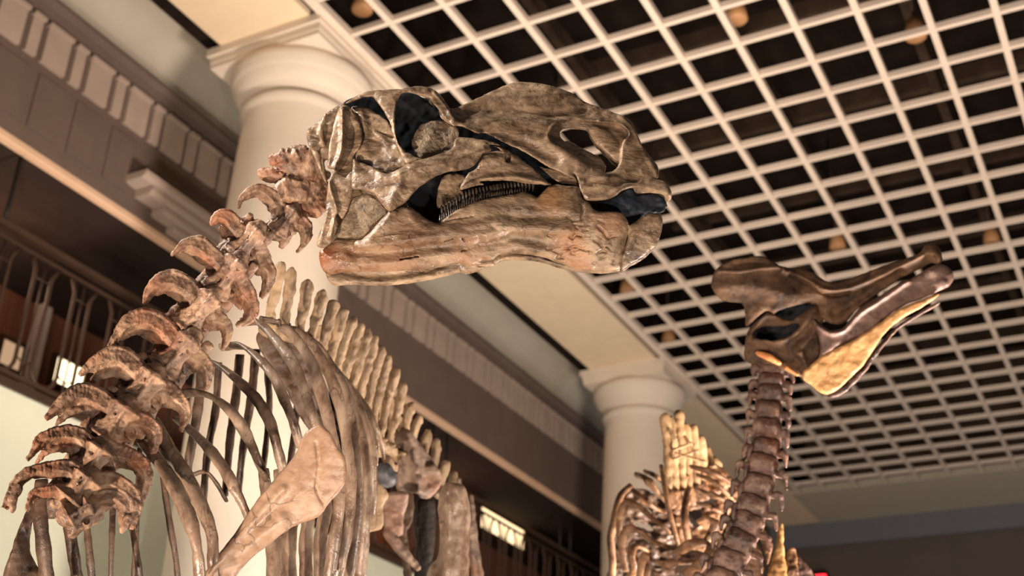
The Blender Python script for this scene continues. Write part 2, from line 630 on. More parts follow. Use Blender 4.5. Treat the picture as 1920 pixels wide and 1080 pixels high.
XW = -9.0
wl = MB().box((XW - .12, -6, 0), (XW, 26.5, 5.72)).build('wall_left', M['green']); tag(wl, kind='structure')
fl2 = MB().box((-11.6, -6, 5.3), (XW - .12, 26.5, 5.60)).build('trim_6', M['gceil']); tag(fl2, kind='structure')
sl = MB().box((XW - .16, -6, 5.72), (XW + .04, 26.5, 5.80)).build('trim_7', M['iron']); tag(sl, kind='structure')
gw = MB().box((-11.7, -6, 5.6), (-11.5, 26.5, 9.9)).build('wall_gallery', M['gwall']); tag(gw, kind='structure')
gc = MB().box((-11.6, -6, 8.0), (XW - .05, 26.5, 8.06)).build('trim_8', M['gceil']); tag(gc, kind='structure')
# entablature: dark face, lit lower trim, mouldings
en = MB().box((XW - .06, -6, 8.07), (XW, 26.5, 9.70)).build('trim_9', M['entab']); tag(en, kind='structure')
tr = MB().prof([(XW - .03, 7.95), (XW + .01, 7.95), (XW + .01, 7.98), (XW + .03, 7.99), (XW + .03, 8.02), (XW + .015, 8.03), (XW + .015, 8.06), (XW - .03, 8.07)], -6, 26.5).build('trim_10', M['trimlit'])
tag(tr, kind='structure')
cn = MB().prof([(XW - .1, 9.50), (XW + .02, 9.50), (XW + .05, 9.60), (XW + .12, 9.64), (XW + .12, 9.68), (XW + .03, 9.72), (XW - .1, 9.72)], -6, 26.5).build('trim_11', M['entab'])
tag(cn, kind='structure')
# cove: concave vault up to the beam
prof = [(-9.0, 9.72), (-8.99, 9.86), (-8.93, 10.0), (-8.80, 10.12), (-8.64, 10.17), (-8.45, 10.15), (-8.2, 10.0), (-8.02, 9.84), (-7.93, 9.74), (-7.86, 9.70)]
pc = catmull([(a, b) for a, b in prof], 4)
pts = [tuple(p) for p in pc] + [(-7.86, 10.5), (-9.2, 10.5), (-9.2, 9.72)]
cv = MB().prof(pts, -6, 26.5).build('trim_12', plain('cove_plaster', (188, 178, 162), .6, .3, .04)); tag(cv, kind='structure')
# dentil row: light cast through the lattice, built as wide and narrow blocks
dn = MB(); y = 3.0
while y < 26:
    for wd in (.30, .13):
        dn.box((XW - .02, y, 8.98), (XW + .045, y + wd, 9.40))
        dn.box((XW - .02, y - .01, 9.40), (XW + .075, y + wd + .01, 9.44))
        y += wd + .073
dn = dn.build('trim_13', M['pale_block']); tag(dn, kind='structure')
# plain upright panels cast in the entablature
pn = MB(); y = 4.0
while y < 7.6:
    pn.box((XW - .02, y, 8.25), (XW + .02, y + .34, 8.86)); y += .5
pn = pn.build('trim_14', M['entab']); tag(pn, kind='structure')


def column(cy, label):
    e = empty('column', (-7.3, cy, 0), label, 'column', 'round columns of the colonnade')
    cx = -7.3
    r = .56
    sh = MB().lathe(cx, cy, [(.62, 0), (.62, 6.0), (.60, 7.3), (.575, 8.4), (.56, 8.86), (.575, 8.90), (.60, 8.93), (.605, 8.965), (.60, 9.0), (.575, 9.02)], 96)
    sh.build('shaft', M['column'], e, True)
    ec = MB().lathe(cx, cy, [(.55, 9.01), (.56, 9.05), (.585, 9.07), (.59, 9.10), (.62, 9.115), (.665, 9.16), (.70, 9.215), (.715, 9.25), (.73, 9.26), (.735, 9.31), (.75, 9.33), (.755, 9.38), (.74, 9.44)], 96)
    ec.build('echinus', M['column'], e, True)
    ab = MB()
    ab.box((cx - .69, cy - .69, 9.44), (cx + .69, cy + .69, 9.50))
    ab.box((cx - .70, cy - .70, 9.50), (cx + .70, cy + .70, 9.58))
    ab.box((cx - .735, cy - .735, 9.58), (cx + .725, cy + .735, GZ + .03))
    ab.build('abacus', M['column'], e)
    return e


column(8.42, 'large cream round column behind the front skull, with stepped square capital')
column(17.62, 'farther cream round column, rising behind the rear skeleton')

# stepped pilaster capital on the gallery front beside the nearer column
pe = empty('wall_corbel', (XW, 8.6, 8.2), 'pale stepped corbel on the gallery front left of the near column', 'corbel')
for i, (ya, yb, za, zb, dp) in enumerate([(7.80, 9.75, 8.36, 8.44, .30), (7.98, 9.70, 8.27, 8.35, .24), (8.25, 9.66, 8.18, 8.26, .18), (8.5, 9.62, 8.10, 8.17, .12)]):
    mb = MB().prof([(XW - .01, za), (XW + dp * .8, za), (XW + dp, za + .03), (XW + dp, zb), (XW - .01, zb)], ya, yb)
    mb.build('moulding', M['pale_block'], pe)

# ------------------------------------------------------------------ gallery railing
def railing(y0, y1, label):
    e = empty('balcony_railing', (XW, y0, 5.8), label, 'railing', 'wrought iron gallery railings')
    MB().box((XW - .04, y0, 7.16), (XW + .04, y1, 7.22)).build('handrail', M['iron'], e)
    MB().box((XW - .02, y0, 5.84), (XW + .02, y1, 5.88)).build('bottom_rail', M['iron'], e)
    MB().box((XW - .015, y0, 7.05), (XW + .015, y1, 7.08)).build('upper_rail', M['iron'], e)
    y = y0 + .10
    n = 0
    while y < y1 - .5 and n < 45:
        L = []
        wd = .30
        for a in range(0, 13):
            t = PI * a / 12
            L.append((XW, y + wd / 2 - wd / 2 * math.cos(t), 6.02 - wd / 2 * math.sin(t) * 1.0))
        left = [(XW, y + wd * .22, 7.05), (XW, y + wd * .02, 6.93), (XW, y, 6.88), (XW, y, 6.5)]
        right = [(XW, y + wd, 6.5), (XW, y + wd, 6.88), (XW, y + wd * .98, 6.93), (XW, y + wd * .78, 7.05)]
        MB().tube(left + L + right, .019, 6, 1, (1, 0, 0)).build('baluster', M['iron'], e, True)
        b2 = MB()
        for yy in (y + wd + .10,):
            b2.tube([(XW, yy, 6.0), (XW, yy, 6.5), (XW, yy, 7.05)], .010, 6, 1, (1, 0, 0))
            b2.tube([(XW, yy - .09, 6.86), (XW, yy, 6.86), (XW, yy + .09, 6.86)], .008, 6, 1, (0, 0, 1))
            b2.tube([(XW, yy - .09, 6.05), (XW, yy, 6.0), (XW, yy + .09, 6.05)], .009, 6, 1, (0, 0, 1))
            b2.tube([(XW, yy, 6.0), (XW, yy, 5.88)], .010, 6, 1, (1, 0, 0))
        b2.build('picket', M['iron'], e, True)
        y += wd + .20; n += 1


railing(4.6, 9.6, 'brown wrought iron gallery railing with looped balusters left of the near column')
railing(9.8, 26.3, 'brown wrought iron gallery railing farther along, right of the near column')

# hanging rods, posts and lit windows of the gallery
for i, (y, lab) in enumerate([(6.58, 'thin dark rod under the trim at the far left'), (14.2, 'dark rod under the trim behind the hips, left of its pair'), (14.6, 'dark rod under the trim behind the hips, right of its pair'),
                              (18.35, 'dark rod under the trim near the far column, left of its pair'), (18.75, 'dark rod under the trim near the far column, right of its pair')]):
    o = MB().tube([(XW - .05, y, 7.95), (XW - .05, y, 7.5), (XW - .05, y - .01, 7.20)], .02, 8, 1, (1, 0, 0)).build('hanger_rod', M['steel'], None, True)
    tag(o, lab, 'rod', 'rods between the trim and the railing')
for p, lab in [((146, 400), 'grey upright post on the gallery wall, seen through the railing loops'), ((128, 470), None), ((1030, 1010), None)]:
    if lab is None: continue
    q = onplane(p[0], p[1], 0, -11.3)
    q[1] -= .03
    o = MB().box((-11.51, q[1] - .09, 5.6), (-11.40, q[1] + .07, 8.0)).build('window_post', M['post'])
    tag(o, lab, 'post')


def lit(px0, px1, py0, py1, X, mat, lab):
    a = onplane(px0, (py0 + py1) / 2, 0, X); b = onplane(px1, (py0 + py1) / 2, 0, X)
    xm = (px0 + px1) / 2
    z1 = onplane(xm, py0, 0, X)[2]; z0 = onplane(xm, py1, 0, X)[2]
    e = empty('lit_window', (X, (a[1] + b[1]) / 2, z0), lab, 'window', 'lit windows behind the railing')
    y0, y1 = sorted((a[1], b[1]))
    f = MB()
    f.box((X - .09, y0 - .04, z0 - .04), (X, y0, z1 + .04)); f.box((X - .09, y1, z0 - .04), (X, y1 + .04, z1 + .04))
    f.box((X - .09, y0, z0 - .04), (X, y1, z0)); f.box((X - .09, y0, z1), (X, y1, z1 + .04))
    f.build('window_frame', M['iron'], e)
    MB().box((X - .04, y0, z0), (X - .03, y1, z1)).build('pane', mat, e)
    if X > -11:
        MB().box((X - .06, y0, z1 + .02), (X - .02, y0 + .03, 8.0)).box((X - .06, y1 - .03, z1 + .02), (X - .02, y1, 8.0)).build('hanger', M['iron'], e)


lit(102, 160, 678, 728, -11.42, M['lamp'], 'bright warm window low behind the railing, right of the grey post')
lit(2, 44, 640, 690, -11.42, M['lampdim'], 'dimmer orange window low behind the railing at the far left')
lit(902, 985, 968, 1010, -10.3, M['lampbox'], 'bright warm light box hung behind the far railing, right of the hips')

# ------------------------------------------------------------------ above the lattice: ducts and lamps
dm = MB()
for k in range(9):
    x = -6 + k * 2.1
    dm.box((x, -4, 11.9), (x + .12, 24.8, 12.15))
for k in range(10):
    dm.box((-6.5, 4 + k * 2.2, 12.15), (12.8, 4.12 + k * 2.2, 12.4))
o = dm.build('trim_15', M['duct']); tag(o, kind='structure')
for (px, py, pz, lab) in [(680, 8, 10.4, 'tan lamp above the lattice near the first column capital'),
                     (1381, 26, 10.6, 'tan lamp above the lattice at the top centre right'),
                     (1716, 58, 10.6, 'tan lamp above the lattice at the upper right'),
                     (1570, 455, 10.6, 'small tan lamp above the lattice, over the rear snout'),
                     (1859, 445, 10.6, 'tan lamp above the lattice, right of the rear snout tip'),
                     (1176, 540, 10.5, 'tan lamp above the lattice, below the front beak'),
                     (1253, 632, 10.5, 'dim tan lamp above the lattice beside the far soffit')]:
    q = onplane(px, py, 2, pz)
    e = empty('ceiling_lamp', q.tolist(), lab, 'lamp', 'lamps above the ceiling lattice')
    MB().lathe(q[0], q[1], [(.03, pz + .16), (.09, pz + .13), (.11, pz + .02), (.12, pz - .08), (.10, pz - .10)], 20).build('lamp_shade', M['brass'], e, True)
    MB().tube([(q[0], q[1], pz + .15), (q[0], q[1], 12.41)], .015, 8).build('stem', M['duct'], e, True)
# small red exit light at the foot of the far wall
q = onplane(1536, 1079, 1, 26.3)
e = empty('exit_light', q.tolist(), 'small glowing red light low on the far end wall', 'light')
MB().box((q[0] - .16, 26.32, q[2] - .12), (q[0] + .16, 26.5, q[2] + .10)).build('housing', M['steel'], e)
MB().box((q[0] - .14, 26.31, q[2] - .10), (q[0] + .14, 26.325, q[2] + .02)).build('red_lens', M['red'], e)

# ================================================================== FRONT SKELETON
SD = 3.6
O_ = at(930, 340, SD)
vd = -rays(930, 340)
Lh = np.array([vd[0], vd[1], 0]); Lh /= np.linalg.norm(Lh)
LAT = Lh * math.cos(math.radians(15)) + np.array([0, 0, -1]) * math.sin(math.radians(15))
LAT /= np.linalg.norm(LAT)


def sk(x, y, w=50):
    d = rays(x, y); return CAM + d * ((((O_ - CAM) @ LAT) + w * SD / FPX) / (d @ LAT))


BCOL = ((56, 42, 33), (122, 98, 77), (172, 148, 121))
BM = bone_mat('varnished_fossil_bone', *BCOL, None, .27, 8, .55, stretch=(1, 1, 2.2))
BJ = bone_mat('rust_stained_jaw_bone', *BCOL, None, .27, 8, .55, stretch=(1, 1, 2.2),
              stains=[(sk(612, 488, 55), .05, (140, 68, 26)), (sk(650, 485, 60), .06, (116, 72, 42)), (sk(760, 465, 70), .10, (112, 78, 56)), (sk(880, 455, 60), .08, (122, 92, 70)), (sk(1030, 372, 48), .055, (150, 104, 58)),
                      (sk(1070, 455, 46), .05, (150, 98, 62)), (sk(1085, 500, 30), .05, (152, 102, 68)), (sk(1140, 420, 35), .05, (176, 128, 98)), (sk(880, 492, 50), .06, (150, 114, 88)), (sk(720, 505, 55), .09, (148, 112, 86)), (sk(1235, 450, 20), .05, (140, 124, 120))])
BN = bone_mat('neck_fossil_bone', (60, 46, 42), (134, 102, 82), (204, 168, 138), (172, 100, 66), .40, 12, .55, .62)
MX = bone_mat('stone_matrix_fill', (96, 80, 64), (126, 106, 84), (150, 130, 106), None, .72, 20, 1.0, fine=60)
RB = bone_mat('rib_fossil_bone', (72, 52, 42), (124, 98, 80), (176, 154, 134), None, .24, 9, .4, stretch=(1, 1, .5))
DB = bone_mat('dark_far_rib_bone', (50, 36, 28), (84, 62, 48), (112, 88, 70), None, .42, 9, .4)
TB = bone_mat('tan_spine_bone', (108, 84, 62), (158, 130, 100), (186, 158, 126), None, .55, 10, .7, stretch=(1, 1, .3))
SB = bone_mat('scapula_bone', (118, 88, 68), (148, 116, 92), (172, 142, 118), None, .36, 7, .35)
TOOTH = bone_mat('dark_tooth_enamel', (34, 28, 25), (62, 52, 45), (104, 90, 76), None, .3, 30, .3)


def Z(ox, oy, sc):
    return lambda *p: [(ox + x * sc, oy + y * sc) for x, y in p]


A_ = Z(560, 130, 380 / 1865); B_ = Z(900, 130, 380 / 1865); C_ = Z(560, 330, 380 / 1865); D_ = Z(900, 310, 380 / 1865)

# skull frame: lateral axis towards the viewer, rolled so the near side looks a little downwards
PXM = SD / FPX


def mapS(V):
    d = rays(V[:, 0], V[:, 1])
    t = (((O_ - CAM) @ LAT) + V[:, 2] * PXM) / (d @ LAT)
    return CAM + d * t[:, None]


def mirror(W):
    return W - 2 * ((W - O_) @ LAT)[:, None] * LAT[None]


WS = rbf([(600, 250, 42), (598, 330, 48), (605, 430, 52), (605, 500, 50), (640, 190, 34), (700, 170, 30), (780, 165, 34), (830, 205, 32), (900, 180, 13), (960, 156, 6),
          (1030, 160, 6), (1100, 190, 6), (1165, 215, 8), (1203, 262, 9), (1234, 325, 16), (700, 250, 48), (690, 330, 62), (720, 380, 76), (770, 310, 76), (850, 300, 66), (920, 275, 52),
          (940, 230, 32), (1000, 220, 22), (1000, 290, 36), (1060, 310, 38), (1100, 240, 22), (1150, 300, 24), (1150, 340, 38), (1250, 350, 28), (1240, 380, 22), (1100, 370, 46),
          (1100, 450, 42), (1000, 478, 24), (1100, 502, 16), (1240, 430, 22), (1180, 490, 14), (960, 340, 50), (900, 340, 56), (900, 420, 62), (900, 485, 34), (760, 390, 72), (770, 450, 74), (650, 480, 60), (620, 510, 52), (660, 410, 62), (800, 500, 52)])


def W(off=0.0):
    return lambda x, y: WS(x, y) + off


skel = empty('dinosaur_skeleton', (-2.9, 4.6, 0), 'large mounted duck-billed dinosaur skeleton filling the left and centre, its big toothed skull in front', 'skeleton')


def skullpart(name, prims, mat, parent, cell=2.0, both=True, noise=(.9, 9), k=4.0, label=None):
    V, Q = sdf(prims, cell, k=k, noise=noise)
    P = mapS(V)
    if both == 'join':
        n = len(P)
        me = npmesh(name, np.r_[P, mirror(P)], np.r_[Q[:, ::-1], Q + n])
        o = link(name, me, mat, parent)
        if label: o['label'] = label
        return o
    o = link(name, npmesh(name, P, Q[:, ::-1]), mat, parent)
    if label: o['label'] = label
    if both:
        link(name, npmesh(name, mirror(P), Q), mat, parent)
    return o


# --- nasal, premaxilla and roof of the snout: the main mesh of the skull
nasal = (A_((1290, 300), (1340, 330), (1430, 360)) + B_((0, 250), (150, 180), (300, 122), (480, 122), (650, 150), (830, 210), (950, 290), (1100, 350), (1300, 420), (1400, 490), (1460, 620), (1540, 770), (1635, 890), (1642, 1000))
         + D_((1600, 120), (1700, 148), (1755, 230), (1765, 310), (1715, 335), (1690, 275), (1580, 255), (1430, 255), (1400, 205), (1300, 240), (1230, 290), (1150, 322), (980, 322), (925, 230), (900, 130), (860, 75))
         + B_((880, 1010), (750, 950), (600, 885), (500, 815), (350, 735), (200, 665), (50, 590)) + A_((1640, 590), (1500, 530), (1380, 500), (1300, 430)))
hole = B_((730, 590), (790, 535), (960, 530), (1060, 590), (1130, 690), (1220, 790), (1270, 840), (1262, 900), (1205, 948), (1155, 950), (1150, 890), (1110, 815), (1000, 765), (880, 735), (780, 665))
rim = B_((620, 600), (690, 500), (850, 455), (1100, 475), (1290, 500), (1380, 590), (1320, 680), (1300, 860), (1230, 950), (1150, 965), (1020, 915), (880, 820), (750, 730), (660, 680))
cranium = skullpart('skull', [
    plate(nasal, W(), 4.5, 5, holes=[hole], deps=[(rim, 13, 7)], edge=2, wr=(1.5, 26), ridges=[
        (B_((640, 620), (690, 505), (850, 462), (1100, 480)), 4, 5), (B_((1100, 480), (1290, 500), (1372, 590), (1330, 680)), 4, 5),
        (B_((450, 620), (640, 660), (800, 790), (1000, 920), (1150, 985)), 4, 9),
        (B_((-60, 380), (300, 400), (600, 415), (950, 385)), -9, 13), (B_((0, 470), (300, 480), (600, 490)), 5, 11), (B_((60, 600), (300, 640), (520, 740), (700, 840)), -6, 10),
        (B_((0, 620), (200, 690), (400, 800), (600, 920), (800, 990), (950, 1030)), 4, 4),
        (A_((1400, 350), (1440, 460), (1600, 560), (1860, 660)), 5, 5),
        (B_((1300, 430), (1420, 560), (1560, 830), (1630, 960)), 3, 5),
        (D_((1000, 300), (1180, 290), (1300, 215), (1400, 180), (1600, 220), (1740, 280)), 7, 6),
        (D_((950, 160), (1200, 150), (1500, 130)), -4, 8),
        (D_((1500, 150), (1650, 190), (1740, 240)), 8, 10)]),
    # bars of bone inside the nostril
    *path([(*B_((800, 690))[0], 6), (*B_((900, 760))[0], 8), (*B_((1020, 830))[0], 8), (*B_((1120, 910))[0], 10)], [6, 8, 9, 8], (1, 1, .8), k=5),
    *path([(*B_((1060, 540))[0], 4), (*B_((1130, 640))[0], 6), (*B_((1230, 740))[0], 8), (*B_((1270, 820))[0], 8)], [10, 12, 9, 5], (1, 1, .6), k=6),
], BM, skel, 1.9, 'join', (.8, 13), label='skull with a humped nose and an open nostril')


def inner(o_list): pass


# --- ring round the eye socket
ring = A_((640, 202), (740, 190), (850, 188), (950, 178), (1080, 155), (1200, 168), (1290, 225), (1370, 330), (1440, 440), (1500, 490), (1430, 520), (1390, 500), (1330, 445), (1290, 380), (1240, 320), (1200, 265), (1100, 240), (1000, 215),
          (945, 235), (905, 310), (890, 400), (893, 560), (930, 700), (1060, 800), (1180, 850), (1010, 880), (930, 760), (870, 600), (825, 460), (750, 340), (690, 265), (640, 250), (560, 270), (420, 322), (500, 265), (600, 215))
skullpart('postorbital_bone', [plate(ring, W(4), 6, 5, edge=3, wr=(1.2, 9), ridges=[(A_((900, 320), (885, 450), (895, 600), (950, 740)), 4, 4), (A_((1250, 210), (1350, 330), (1430, 450)), 4, 4)])], BM, cranium)
# --- cheek bar
jug = (A_((500, 820), (560, 850), (680, 900), (800, 960), (900, 925), (1010, 868), (1200, 808), (1400, 738), (1440, 640), (1520, 625), (1700, 650), (1865, 700)) + B_((80, 690),)
       + A_((1780, 745), (1700, 775), (1620, 880), (1520, 925), (1350, 952), (1240, 1000), (1150, 1060)) + C_((1080, 130), (1000, 225), (900, 300), (825, 322), (760, 250), (700, 170), (610, 130), (500, 122), (480, 50), (490, -60)))
skullpart('jugal_bone', [plate(jug, W(8), 7, 7, edge=3, wr=(1.2, 14), ridges=[
    (A_((760, 1000), (900, 980), (1100, 890), (1400, 850), (1700, 730)), 8, 9), (C_((920, -60), (930, 60), (870, 200), (830, 290)), 7, 9), (A_((560, 900), (700, 970)), -6, 8),
    (A_((1480, 660), (1600, 700), (1750, 720)), -4, 6)])], BM, cranium)
# --- quadrate and the flange behind it
quad = (A_((385, 335), (470, 350), (545, 450), (590, 600), (575, 690), (510, 800), (500, 900), (560, 1010)) + C_((560, 60), (505, 130), (450, 320), (395, 400), (352, 350), (330, 450), (320, 590), (240, 662), (165, 640), (175, 560), (225, 430), (245, 350), (265, 120), (290, 0))
        + A_((330, 930), (265, 900), (270, 820), (290, 650), (330, 480)))
skullpart('quadrate_bone', [plate(quad, W(5), 5, 5, edge=2, wr=(1.5, 9), ridges=[
    (A_((400, 380), (405, 600), (390, 760), (330, 920)), 12, 5), (C_((280, 60), (300, 160), (345, 300), (330, 420), (290, 560)), 10, 5), (C_((250, 350), (220, 500), (190, 640)), 6, 6),
    (A_((480, 560), (470, 760), (400, 900)), -14, 14)])], BM, cranium)
# --- back of the skull
occ = A_((420, 312), (330, 350), (250, 405), (200, 470), (120, 530), (78, 565), (78, 650), (110, 740), (150, 830), (195, 930), (222, 930), (205, 820), (200, 730), (290, 690), (330, 560), (390, 420), (440, 360))
skullpart('squamosal_bone', [plate(occ, lambda x, y: WS(x, y) - 10, 5, 4, edge=2, wr=(2, 8), ridges=[(A_((90, 580), (180, 600), (210, 520)), 5, 4)]),
                             *path([(*A_((250, 420))[0], 40), (*A_((200, 560))[0], 42), (*A_((230, 700))[0], 40)], [3, 4, 3]),
                             *path([(*A_((100, 620))[0], 34), (*A_((200, 640))[0], 30), (*A_((300, 600))[0], 34)], [5, 6, 4])], BM, cranium)
# --- wall of the temple
tmp = A_((480, 350), (600, 350), (700, 390), (830, 490), (880, 600), (940, 720), (1000, 860), (900, 930), (830, 950), (700, 920), (560, 860), (520, 790), (560, 700), (600, 600), (560, 470))
skullpart('temporal_wall', [plate(tmp, W(-8), 5, 5, wr=(2.6, 12), deps=[(A_((690, 560), (800, 580), (880, 600), (885, 660), (820, 660), (760, 610)), 8, 5)],
                                  ridges=[(A_((560, 380), (620, 560), (600, 760)), 5, 9), (A_((700, 580), (800, 660), (900, 700)), 4, 5)])], BM, cranium)
eye = A_((1290, 468), (1200, 478), (1130, 510), (1050, 630), (1048, 720), (1080, 800), (1200, 850), (1400, 760), (1480, 640), (1470, 540), (1390, 480))
skullpart('socket_fill', [plate(eye, W(-14), 6, 5, wr=(2.2, 8), ridges=[(A_((1250, 500), (1200, 650), (1150, 760)), 4, 14)])], MX, cranium, label='rough stone fill inside the eye socket')
jf = C_((500, 205), (580, 170), (660, 168), (720, 215), (815, 325), (770, 380), (690, 440), (600, 550), (450, 570), (330, 560), (345, 500), (390, 420), (450, 320))
skullpart('cheek_fill', [plate(jf, W(-4), 6, 6, wr=(2.2, 8), ridges=[(C_((560, 300), (620, 400), (560, 500)), 4, 20)])], MX, cranium, label='rough stone fill behind the jaw joint')
# --- upper jaw with its tooth row
mx = (A_((1640, 905), (1700, 780), (1860, 745)) + B_((100, 700), (200, 720), (330, 790), (480, 900), (560, 975)) + D_((620, 150), (665, 180), (560, 178), (400, 165), (250, 140), (100, 145), (0, 150))
      + C_((1700, 80), (1600, 95), (1500, 132), (1490, 90)) + A_((1560, 960),))
skullpart('maxilla', [plate(mx, W(-6), 7, 7, edge=3, wr=(1.8, 10), deps=[(B_((230, 790), (290, 760), (280, 850), (235, 850)), 14, 3)],
                            ridges=[(C_((1500, 120), (1600, 60), (1750, 20), (1865, 10)) + D_((100, 120), (300, 110), (600, 160)), 8, 6), (A_((1680, 850), (1860, 820)), 5, 7)])], BM, cranium)
# ramus of bone behind the tooth row
pt = C_((1340, -10), (1540, 0), (1490, 90), (1520, 160), (1400, 240), (1280, 300), (1270, 180))
skullpart('pterygoid_bone', [plate(pt, W(-46), 5, 6, wr=(1, 12))], BM, cranium)
# suture flap below the nostril
fl_ = D_((540, 10), (650, 30), (800, 70), (870, 90), (900, 150), (915, 205), (840, 180), (760, 170), (690, 140), (620, 80))
skullpart('premaxilla_flap', [plate(fl_, W(-14), 3, 3, wr=(1, 8))], BM, cranium)
# near-black plate painting the shade inside the skull
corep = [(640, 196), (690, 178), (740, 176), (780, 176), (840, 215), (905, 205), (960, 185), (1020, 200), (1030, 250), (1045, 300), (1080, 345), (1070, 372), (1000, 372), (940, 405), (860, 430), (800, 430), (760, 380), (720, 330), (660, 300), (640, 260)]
skullpart('shade_core', [plate(corep, 0, 9, 6)], M['core'], cranium, 3.0, False, (.6, 10), label='near-black plate painted as shade inside the skull')

# --- lower jaw
dent = (C_((842, 322), (900, 290), (1010, 282), (1080, 320), (1140, 370), (1215, 412), (1290, 425), (1400, 350), (1550, 262), (1700, 212), (1865, 185))
        + D_((100, 300), (300, 262), (420, 245), (520, 288), (560, 262), (600, 222), (690, 172), (790, 188), (905, 200), (940, 300), (1005, 345), (1060, 415), (1200, 425), (1310, 435), (1350, 500), (1378, 560),
             (1350, 700), (1330, 850), (1300, 950), (1150, 978), (1000, 962), (880, 948), (700, 890), (600, 850), (450, 825), (250, 808), (150, 840), (120, 870), (0, 885))
        + C_((1700, 800), (1550, 835), (1480, 800), (1350, 830), (1200, 850), (950, 872), (700, 885), (430, 885), (285, 905), (230, 880), (195, 800), (190, 700), (240, 655), (320, 600), (360, 572), (580, 572), (700, 450), (790, 360)))
JR = [(C_((560, 640), (900, 600), (1200, 560), (1600, 550), (1865, 520)) + D_((200, 570), (500, 580), (800, 600)), 9, 11),
      (C_((850, 330), (780, 450), (650, 570)), 6, 9), (C_((1000, 300), (1060, 400), (1180, 480), (1500, 480), (1865, 400)), 5, 9),
      (C_((300, 760), (700, 800), (1200, 740), (1500, 700)), 5, 10), (C_((500, 700), (900, 700), (1300, 640), (1865, 620)), -5, 12),
      (D_((0, 690), (300, 650), (600, 700)), -4, 10), (D_((200, 760), (500, 770), (750, 860)), 4, 8), (D_((200, 470), (500, 470), (800, 480)), -4, 8)]
rs = random.Random(5)
pits = []
for i in range(46):
    u = rs.uniform(640, 1290); v = rs.uniform(430, 930)
    if v > 600 + (u - 640) * .55 + 300: continue
    x, y = D_((u, v))[0]
    a = rs.uniform(-.5, .6); L = rs.uniform(2, 10)
    z = float(WS(x, y)) + 7
    pits.append(cap((x - L * math.cos(a), y - L * math.sin(a), z), (x + L * math.cos(a), y + L * math.sin(a), z), rs.uniform(1.0, 2.6), rs.uniform(.6, 2), (1, .8, 1.6), 'S', 2))
for pl in ([(1350, 600), (1480, 560), (1560, 640)], [(1500, 690), (1640, 650), (1760, 640)], [(790, 960), (860, 910), (960, 920)], [(1180, 870), (1210, 850)], [(930, 770), (1100, 740)], [(1290, 430), (1400, 400), (1600, 370)]):
    pp = C_(*pl)
    pits += path([(x, y, float(WS(x, y)) + 6) for x, y in pp], 1.6, (1, 1, 2), 'S', 2)
for pl in ([(1080, 560), (1140, 620), (1180, 670), (1225, 650)], [(850, 680), (880, 640), (930, 650)], [(820, 770), (880, 750), (980, 790)], [(1080, 810), (1120, 790), (1160, 800)], [(940, 360), (945, 420), (930, 500)], [(1050, 690), (1100, 720), (1130, 760)]):
    pp = D_(*pl)
    pits += path([(x, y, float(WS(x, y)) + 7) for x, y in pp], 2.3, (1, 1, 2), 'S', 2)
jaw = skullpart('lower_jaw', [plate(dent, W(-2), 9, 9, edge=4, wr=(1.0, 24), ridges=JR, tilt=None)] + pits, BJ, skel, 1.9, 'join', (.8, 10), label='rust-stained lower jaw with a row of small teeth')
pre = D_((1345, 500), (1385, 545), (1540, 440), (1600, 445), (1668, 452), (1680, 560), (1650, 680), (1600, 760), (1500, 850), (1400, 905), (1300, 965), (1320, 800), (1360, 640))
skullpart('predentary_bone', [plate(pre, W(1), 9, 9, edge=4, wr=(1.2, 10), ridges=[(D_((1560, 450), (1450, 560), (1340, 800)), 4, 7)])], BM, jaw, label='grey beak bone at the tip of the lower jaw')
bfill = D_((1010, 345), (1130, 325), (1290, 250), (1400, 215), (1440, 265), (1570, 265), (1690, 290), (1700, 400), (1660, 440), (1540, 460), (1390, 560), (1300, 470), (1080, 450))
skullpart('beak_shade', [plate(bfill, 0, 8, 7, wr=(2.5, 12), ridges=[(D_((1300, 330), (1500, 400)), 8, 12)])], plain('blue_black_shade', (40, 46, 56), .6, .3, .3, 25), jaw, 2.2, False, (1.5, 10), label='blue-black plate painted as shade between the beak bones')  # bluish shade of the beak interior painted on a plate
# teeth: one dental battery of small ridged crowns along the jaw
tl = catmull(C_((1290, 412), (1400, 345), (1550, 250), (1700, 200), (1865, 178)) + D_((100, 290), (300, 250), (430, 240)), 16)
al = np.r_[0, np.cumsum(np.linalg.norm(np.diff(tl, axis=0), axis=1))]
NTOOTH = 44
for i in range(NTOOTH):
    s_l = al[-1] * (i + .5) / NTOOTH
    x = np.interp(s_l, al, tl[:, 0]); y = np.interp(s_l, al, tl[:, 1])
    z = float(WS(x, y)) - 8
    hgt = 13 * (1 - .45 * i / NTOOTH) * (.85 + .3 * rs.random())
    sx = rs.uniform(-1.5, 1.5)
    rows = [(x + sx, y - hgt, z - 6, .7), (x + sx * .6, y - hgt * .55, z - 2, 1.5), (x, y, z + 1, 1.9), (x - .3, y + 5, z + 3, 1.4)]
    P = mapS(np.array([r[:3] for r in rows]))
    MB().tube(P, [r[3] * PXM for r in rows], 6, 1.0, tuple(LAT)).build('tooth', TOOTH, jaw, True)
# upper tooth row, seen as a dark fluted band
ut = catmull(C_((1300, 330), (1400, 260), (1520, 190), (1700, 150), (1865, 120)) + D_((100, 240), (300, 200), (500, 195)), 16)
al = np.r_[0, np.cumsum(np.linalg.norm(np.diff(ut, axis=0), axis=1))]
for i in range(34):
    s_l = al[-1] * (i + .5) / 34
    x = np.interp(s_l, al, ut[:, 0]); y = np.interp(s_l, al, ut[:, 1]); z = float(WS(x, y)) - 18
    P = mapS(np.array([(x, y - 10, z), (x + 1, y, z), (x, y + 9, z - 1)]))
    MB().tube(P, [2.2 * PXM, 2.4 * PXM, .9 * PXM], 6, 1.0, tuple(LAT)).build('upper_tooth', TOOTH, cranium, True)

